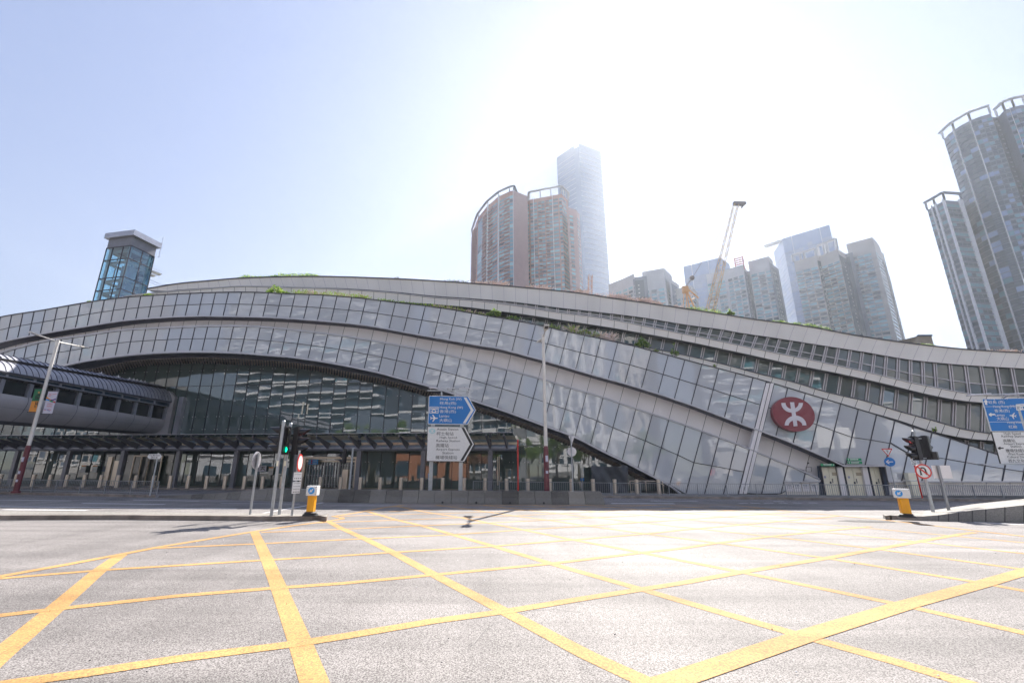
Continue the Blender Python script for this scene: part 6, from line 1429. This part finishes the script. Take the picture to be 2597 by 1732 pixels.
# ================================================================== ROOFTOP PLANTS
def leafball(mb, c, rx, rz_, n, ls, rr, nm=3):
    for _ in range(n):
        while True:
            u = Vector((rr.uniform(-1, 1), rr.uniform(-1, 1), rr.uniform(-1, 1)))
            if u.length < 1: break
        u = u * (.55 + .45 * rr.random()); p = Vector(c) + Vector((u.x * rx, u.y * rx * .6, u.z * rz_))
        a = Vector((rr.gauss(0, 1), rr.gauss(0, 1), rr.gauss(0, .6))).normalized(); b = a.orthogonal().normalized(); s_ = ls * rr.uniform(.6, 1.4)
        mb.face([p - a * s_, p + b * s_ * .45, p + a * s_, p - b * s_ * .45], rr.randrange(nm))
def shrub(name, x, y, wpx, hpx, Yp, label, n=220, ls=.1, mats=('leaf0', 'leaf1', 'leaf2'), cat='shrub', group=None, seed=1, lobes=5):
    rr = random.Random(seed); b = onp(x, y, Yp); top = onp(x, y - hpx, Yp); hh = top.z - b.z; ww = (onp(x + wpx / 2, y, Yp) - onp(x - wpx / 2, y, Yp)).length
    root = empty(name, tuple(b - UP * .15), label, cat, group); mb = MB()
    for k in range(lobes):
        t = (k + .5) / lobes * 2 - 1; hk = hh * 1.25 * (1 - abs(t) * .55) * rr.uniform(.6, 1.05); leafball(mb, b + TAN * t * ww * .42 + UP * hk * .5 + NRM * rr.uniform(-.2, .2), ww / lobes * .9, hk * .55, n // lobes, ls, rr, len(mats))
    mb.build('foliage', [M[m] for m in mats], root)
    mb = MB()
    for k in range(3): q = b + TAN * rr.uniform(-.3, .3) * ww; mb.tube(b - UP * .3 + (q - b) * .3, q + UP * hh * .6, .025, .012, n=5)
    mb.build('stem', M['bark'], root); return root
def grass(name, x0, x1, yc, hpx, Yp, label, n=60, mats=('straw', 'strawp', 'leaf1'), seed=1, plume=True, cat='grass tuft', lean=.5):
    rr = random.Random(seed); mb = MB(); mid = (x0 + x1) / 2; b0 = onp(mid, yc(mid), Yp)
    for k in range(n):
        x = rr.triangular(x0, x1, mid) if x1 - x0 < 80 else rr.uniform(x0, x1); b = onp(x, yc(x) + 1.5, Yp) + NRM * rr.uniform(-.1, .5); h_ = (onp(x, yc(x) - hpx, Yp).z - b.z) * rr.uniform(.35, 1.05)
        le = rr.gauss(0, lean) ; p = b; m_ = rr.randrange(len(mats))
        for j in range(3):
            q = b + UP * h_ * (j + 1) / 3 * (1 - .12 * abs(le)) + TAN * le * h_ * ((j + 1) / 3) ** 2 + NRM * rr.uniform(-.05, .05)
            wv = .018 if j < 2 else (.045 if plume else .012); mb.bar(p, q, wv, wv * .5, NRM, m_); p = q
    o = mb.build(name, [M[m] for m in mats]); tag(o, label, cat); return o
ut = lambda x: ug_top(x); lt_ = lambda x: l1_top(x) - 1
Pp = Y0 + .35; Pl = L1Y + .3
shrub('shrub', 694, ug_top(694), 48, 21, Pp, 'bright green leafy bush growing over the upper glass band at left centre', 420, .10, seed=1); 
shrub('shrub', 724, ug_top(724), 22, 9, Pp, 'low green bush just right of the tallest leafy bush on the left', 160, .09, seed=2)
shrub('shrub', 375, ug_top(375) - 1, 28, 5, Pp, 'flat green tuft at the foot of the lift tower', 160, .08, seed=3)
shrub('shrub', 228, ug_top(228), 12, 3, Pp, 'tiny green weed left of the lift tower', 60, .08, seed=30)
shrub('shrub', 1252, ug_top(1252) + 1, 42, 26, Pp, 'feathery light green bush above the round arch crest right of centre', 380, .10, seed=4)
shrub('shrub', 1298, ug_top(1298) + 1, 50, 12, Pp, 'spreading green shrub trailing right of the feathery bush', 260, .10, seed=5)
shrub('shrub', 1478, ug_top(1478), 44, 17, Pp, 'tall pale green shrub among the reeds behind the lamp post', 240, .09, ('leaf1', 'leaf0', 'straw'), seed=6)
shrub('shrub', 1510, ug_top(1510), 26, 14, Pp, 'yellowish shrub next to the reddish grass tuft', 160, .09, ('leaf1', 'straw'), seed=7)
shrub('young_tree', 1630, ug_top(1630), 44, 38, Pp, 'young tree with open green branches on the terrace edge', 420, .11, seed=8, cat='tree')
shrub('young_tree', 1712, ug_top(1712) - 1, 22, 34, Pp, 'slim sapling right of the young tree on the terrace edge', 150, .10, seed=9, cat='tree')
shrub('shrub', 1663, ug_top(1663), 18, 8, Pp, 'small dark green weed between the young tree and sapling', 90, .08, seed=31)
shrub('shrub', 1812, ug_top(1812), 8, 10, Pp, 'single thin weed beside the pale sloping pier top', 40, .07, seed=32)
shrub('shrub', 2372, ug_top(2372) - 6, 8, 12, Pp + .4, 'small plant growing in the gap above the right traffic signals', 50, .08, seed=33)
for i, (a, b, h_, lb, ms) in enumerate(((740, 880, 12, 'sparse tall weeds along the glass edge left of centre', ('leaf1', 'straw')), (960, 1090, 7, 'green low weeds along the glass edge near the roof crest', ('leaf0', 'leaf1', 'leaf2')), (1095, 1235, 10, 'straw coloured weeds along the glass edge at centre', ('straw', 'leaf1')), (1385, 1420, 12, 'green weeds right of the lamp post head', ('leaf1', 'leaf0')), (1445, 1462, 24, 'tall thin reed tuft behind the lamp post', ('straw', 'leaf1')), (1518, 1562, 22, 'reddish brown grass tuft with drooping plumes', ('straw', 'strawp')), (880, 940, 12, 'thin weed stalks with small leaves', ('leaf1', 'straw')))):
    grass('grass_tuft', a, b, ut, h_, Pp, lb, int(60 + (b - a) * 1.5), ms, 20 + i)
for i, (a, b, h_, lb, n) in enumerate(((1198, 1232, 10, 'pink plumed grass at the far left of the roof edge row', 80), (1236, 1290, 13, 'pink plumed grass in front of the curved terracotta tower', 150), (1330, 1400, 11, 'pink plumed grass in front of the second terracotta tower', 150), (1448, 1500, 12, 'pink plumed grass left of the small orange mast', 130), (1505, 1530, 9, 'pink plumed grass right of the small orange mast', 60), (1543, 1605, 16, 'dense pink plumed grass below the low pale tower', 220), (1610, 1660, 15, 'dense pink plumed grass under the second pale tower', 190), (1662, 1684, 12, 'small pink plumed grass tuft left of the crane', 60), (1700, 1760, 9, 'scattered pale plumes at the crane foot', 70), (2520, 2597, 9, 'pale plumes at the right end of the roof edge', 140), (1000, 1010, 6, 'thin dark weed stalk on the crest of the roof edge', 24), (1120, 1190, 8, 'bare thin twigs sticking up from the roof edge', 70))):
    grass('plume_grass', a, b, lt_, h_, Pl, lb, n, ('strawp', 'straw') if i < 10 else ('bark', 'leaf2'), 50 + i, lean=.6)
def hedge(x0, x1, hpx, label, seed, top=l1_top, Yp=None):
    Yp = Yp or Pl; rr = random.Random(seed); mb = MB(); x = x0; c = onp((x0 + x1) / 2, top((x0 + x1) / 2), Yp)
    while x < x1:
        h_ = hpx * rr.uniform(.5, 1.05) * min(1, (x - x0 + 6) / 22, (x1 - x + 6) / 22); p = onp(x, top(x) - 1, Yp); q = onp(x, top(x) - 1 - h_, Yp); hh = q.z - p.z; leafball(mb, p + UP * hh * .4, .5, max(.12, hh * .6), 26, .09, rr); x += 5
    o = mb.build('hedge', [M['leaf0'], M['leaf1'], M['leaf2']]); tag(o, label, 'hedge')
hedge(608, 645, 11, 'small dark green hedge on the roof edge at far left', 1); hedge(690, 808, 12, 'long dark green hedge on the roof edge at left', 2); hedge(650, 690, 3, 'thin low green hedge on the roof edge at left', 3)
hedge(1742, 1838, 12, 'bright green hedge on the roof edge right of the crane', 4); hedge(1963, 1995, 8, 'short green hedge on the roof edge below the glass hotel tower', 5); hedge(2008, 2106, 12, 'green hedge on the roof edge below the terraced tower', 6); hedge(2330, 2362, 5, 'dark hedge in front of the small plant room', 7)
shrub('shrub', 1853, l1_top(1853) - 1, 19, 16, Pl, 'round dark green bush alone on the roof edge right of the crane', 300, .12, seed=10)

# ================================================================== CITY BEHIND THE CAMERA (invented buildings, placed to be mirrored in the station glass)
def rtower(label, x0, x1, y, Ht, wall, spec, seed, fh=3.2, dep=22, y2=None, **k):
    k.setdefault('glass', ('tealdk', 'greyw', 'teal')); k.setdefault('gw_', (.6, .3, .1))
    y2 = y if y2 is None else y2
    return tower('apartment_block', label, None, Ht, dep, wall, [spec], fh=fh, world=[(x0, y), (x1, y2)], seed=seed, cat='building', ledge=k.pop('ledge', 'whitew'), **k)
bal = lambda n: [('b', 1)] if n > 4 else [('b', 3), ('s', .3), ('b', 3)]
rtower('invented pale block with long white balconies mirrored in the dark hall glass, widest one', -120, -58, -42, 78, 'greyw', bal(7), 21, dep=18, glass=('tealdk', 'greyw', 'teal'), gw_=(.6, .3, .1))
rtower('invented white balconied block mirrored in the upper glass band left of centre', -56, -26, -66, 84, 'concw', bal(4), 22, dep=20, glass=('tealdk', 'greyw', 'concw'), gw_=(.5, .3, .2))
rtower('invented tall beige tower mirrored in the left end of the glass bands', -190, -160, -30, 95, 'beigew', Wd(8), 23)
rtower('invented tall cream tower mirrored in the far left glass panels', -240, -212, 10, 110, 'beigew', Wd(6), 24, y2=-10)
rtower('invented tall grey tower mirrored in the lower glass band at left', -150, -128, -70, 100, 'concw', Wd(5), 25)
rtower('invented white gridded block mirrored right of centre', -20, 2, -85, 78, 'whitew', Wd(6), 26)
rtower('invented cream tower with small windows mirrored beside the lamp post', 6, 20, -100, 74, 'beigew', Wd(5, 'w', .8), 27)
rtower('invented grey balconied tower mirrored right of the lamp post', 30, 60, -60, 76, 'greyw', bal(4), 28)
rtower('invented pale gridded office mirrored around the pale pier', 64, 96, -52, 52, 'whitew', [('x', 1)], 29, fh=4, glass=('iccglass', 'concw'), gw_=(.5, .5))
rtower('invented white striped block mirrored below the red emblem', 100, 150, -46, 62, 'whitew', [('g', 1)], 30, fh=3.2, ledge='concw')
for lb, x0, x1, y, h_, m in (('invented long pale podium mirrored along the bottom of the hall glass', -110, -62, -20, 5.5, 'concw'), ('invented red brown hall with a dark doorway mirrored in the entrance glass', -40, -24, -14, 9, 'brown'), ('invented low pinkish building mirrored in the lower right glass', 26, 48, -34, 7, 'beigew'), ('invented plain grey podium wall mirrored in the hall glass', -66, -34, -34, 17, 'greyw')):
    root = empty('podium', ((x0 + x1) / 2, y, 0), lb, 'building'); mb = MB(); mb.box(((x0 + x1) / 2, y - 5, h_ / 2), (x1 - x0, 10, h_)); mb.build('wall', M[m], root)
    mb = MB(); mb.box(((x0 + x1) / 2, y - 4.8, h_ + .3), (x1 - x0 + 1, 11, .6)); mb.build('roof_edge', M['whitew'], root)
    mb = MB()
    for k in range(int((x1 - x0) / 6)): mb.box((x0 + 3 + 6 * k, y + .02, 1.6), (3.4, .1, 2.6))
    mb.build('shopfront', M['tealdk'], root)
FBk = empty('highway_deck', (-60, -28, 0), 'pale elevated walkway deck mirrored across the hall glass', 'bridge')
mb = MB(); mb.bar((-130, -25, 8.5), (10, -31, 8.5), 4, .9, UP); mb.bar((-130, -22.9, 9.4), (10, -28.9, 9.4), .15, 1.2, UP); mb.build('deck', M['whitew'], FBk)
mb = MB()
for k in range(7): mb.tube((-125 + 21 * k, -25.2 - .9 * k, 0), (-125 + 21 * k, -25.2 - .9 * k, 8.2), .5, n=12)
mb.build('pier', M['concw'], FBk)
TM = None
def tree(x, y, h_, seed):
    global TM
    rr = random.Random(seed)
    if TM is None:
        TM = empty('street_tree', (x, y, 0), '', 'tree', 'street trees mirrored in the hall glass'); mb = MB(); mb.tube((0, 0, 0), (0, 0, 4), .25, .16, n=8)
        for k in range(6): a = k * 1.05; mb.tube((0, 0, 3 + .2 * k), (1.6 * math.cos(a), 1.6 * math.sin(a), 5.5 + .3 * k), .1, .04, n=5)
        mb.build('trunk', M['bark'], TM, local=True); mb = MB()
        for k in range(16): leafball(mb, (rr.uniform(-1.9, 1.9), rr.uniform(-1.9, 1.9), rr.uniform(4, 8.2)), 1.3, 1.0, 150, .17, rr)
        mb.build('crown', [M['leaf0'], M['leaf1'], M['leaf2']], TM, local=True); o = TM
    else: o = copy_tree(TM); o.location = (x, y, 0)
    o.scale = (h_ / 8.5,) * 3; o.rotation_euler.z = seed; return o
TX = [(-30, -13, 9), (-24, -15, 10), (-19, -12, 8.5), (-14, -15, 10), (-9, -13, 9), (-4, -16, 10), (2, -14, 9), (-48, -30, 13), (-56, -31, 12), (-64, -30, 13), (-90, -32, 12), (12, -18, 9)]
for i, (x, y, h_) in enumerate(TX):
    o = tree(x, y, h_, i + 1); o['label'] = 'green street tree mirrored in the hall glass, %s from the right' % nth(sorted([t[0] for t in TX], reverse=True).index(x))

# ================================================================== HAZE (sea air)
hz = bpy.data.materials.new('haze'); hz.use_nodes = True; hn = hz.node_tree; hn.nodes.remove(hn.nodes['Principled BSDF'])
pv = hn.nodes.new('ShaderNodeVolumePrincipled'); pv.inputs['Color'].default_value = (.86, .92, 1, 1); pv.inputs['Density'].default_value = .00022; pv.inputs['Anisotropy'].default_value = .5
hn.links.new(pv.outputs[0], hn.nodes['Material Output'].inputs['Volume'])
mb = MB(); mb.box((0, 400, 259), (2400, 2000, 520)); tag(mb.build('haze', hz), 'pale sea haze filling the air between the station and the far towers', 'haze', kind='stuff')
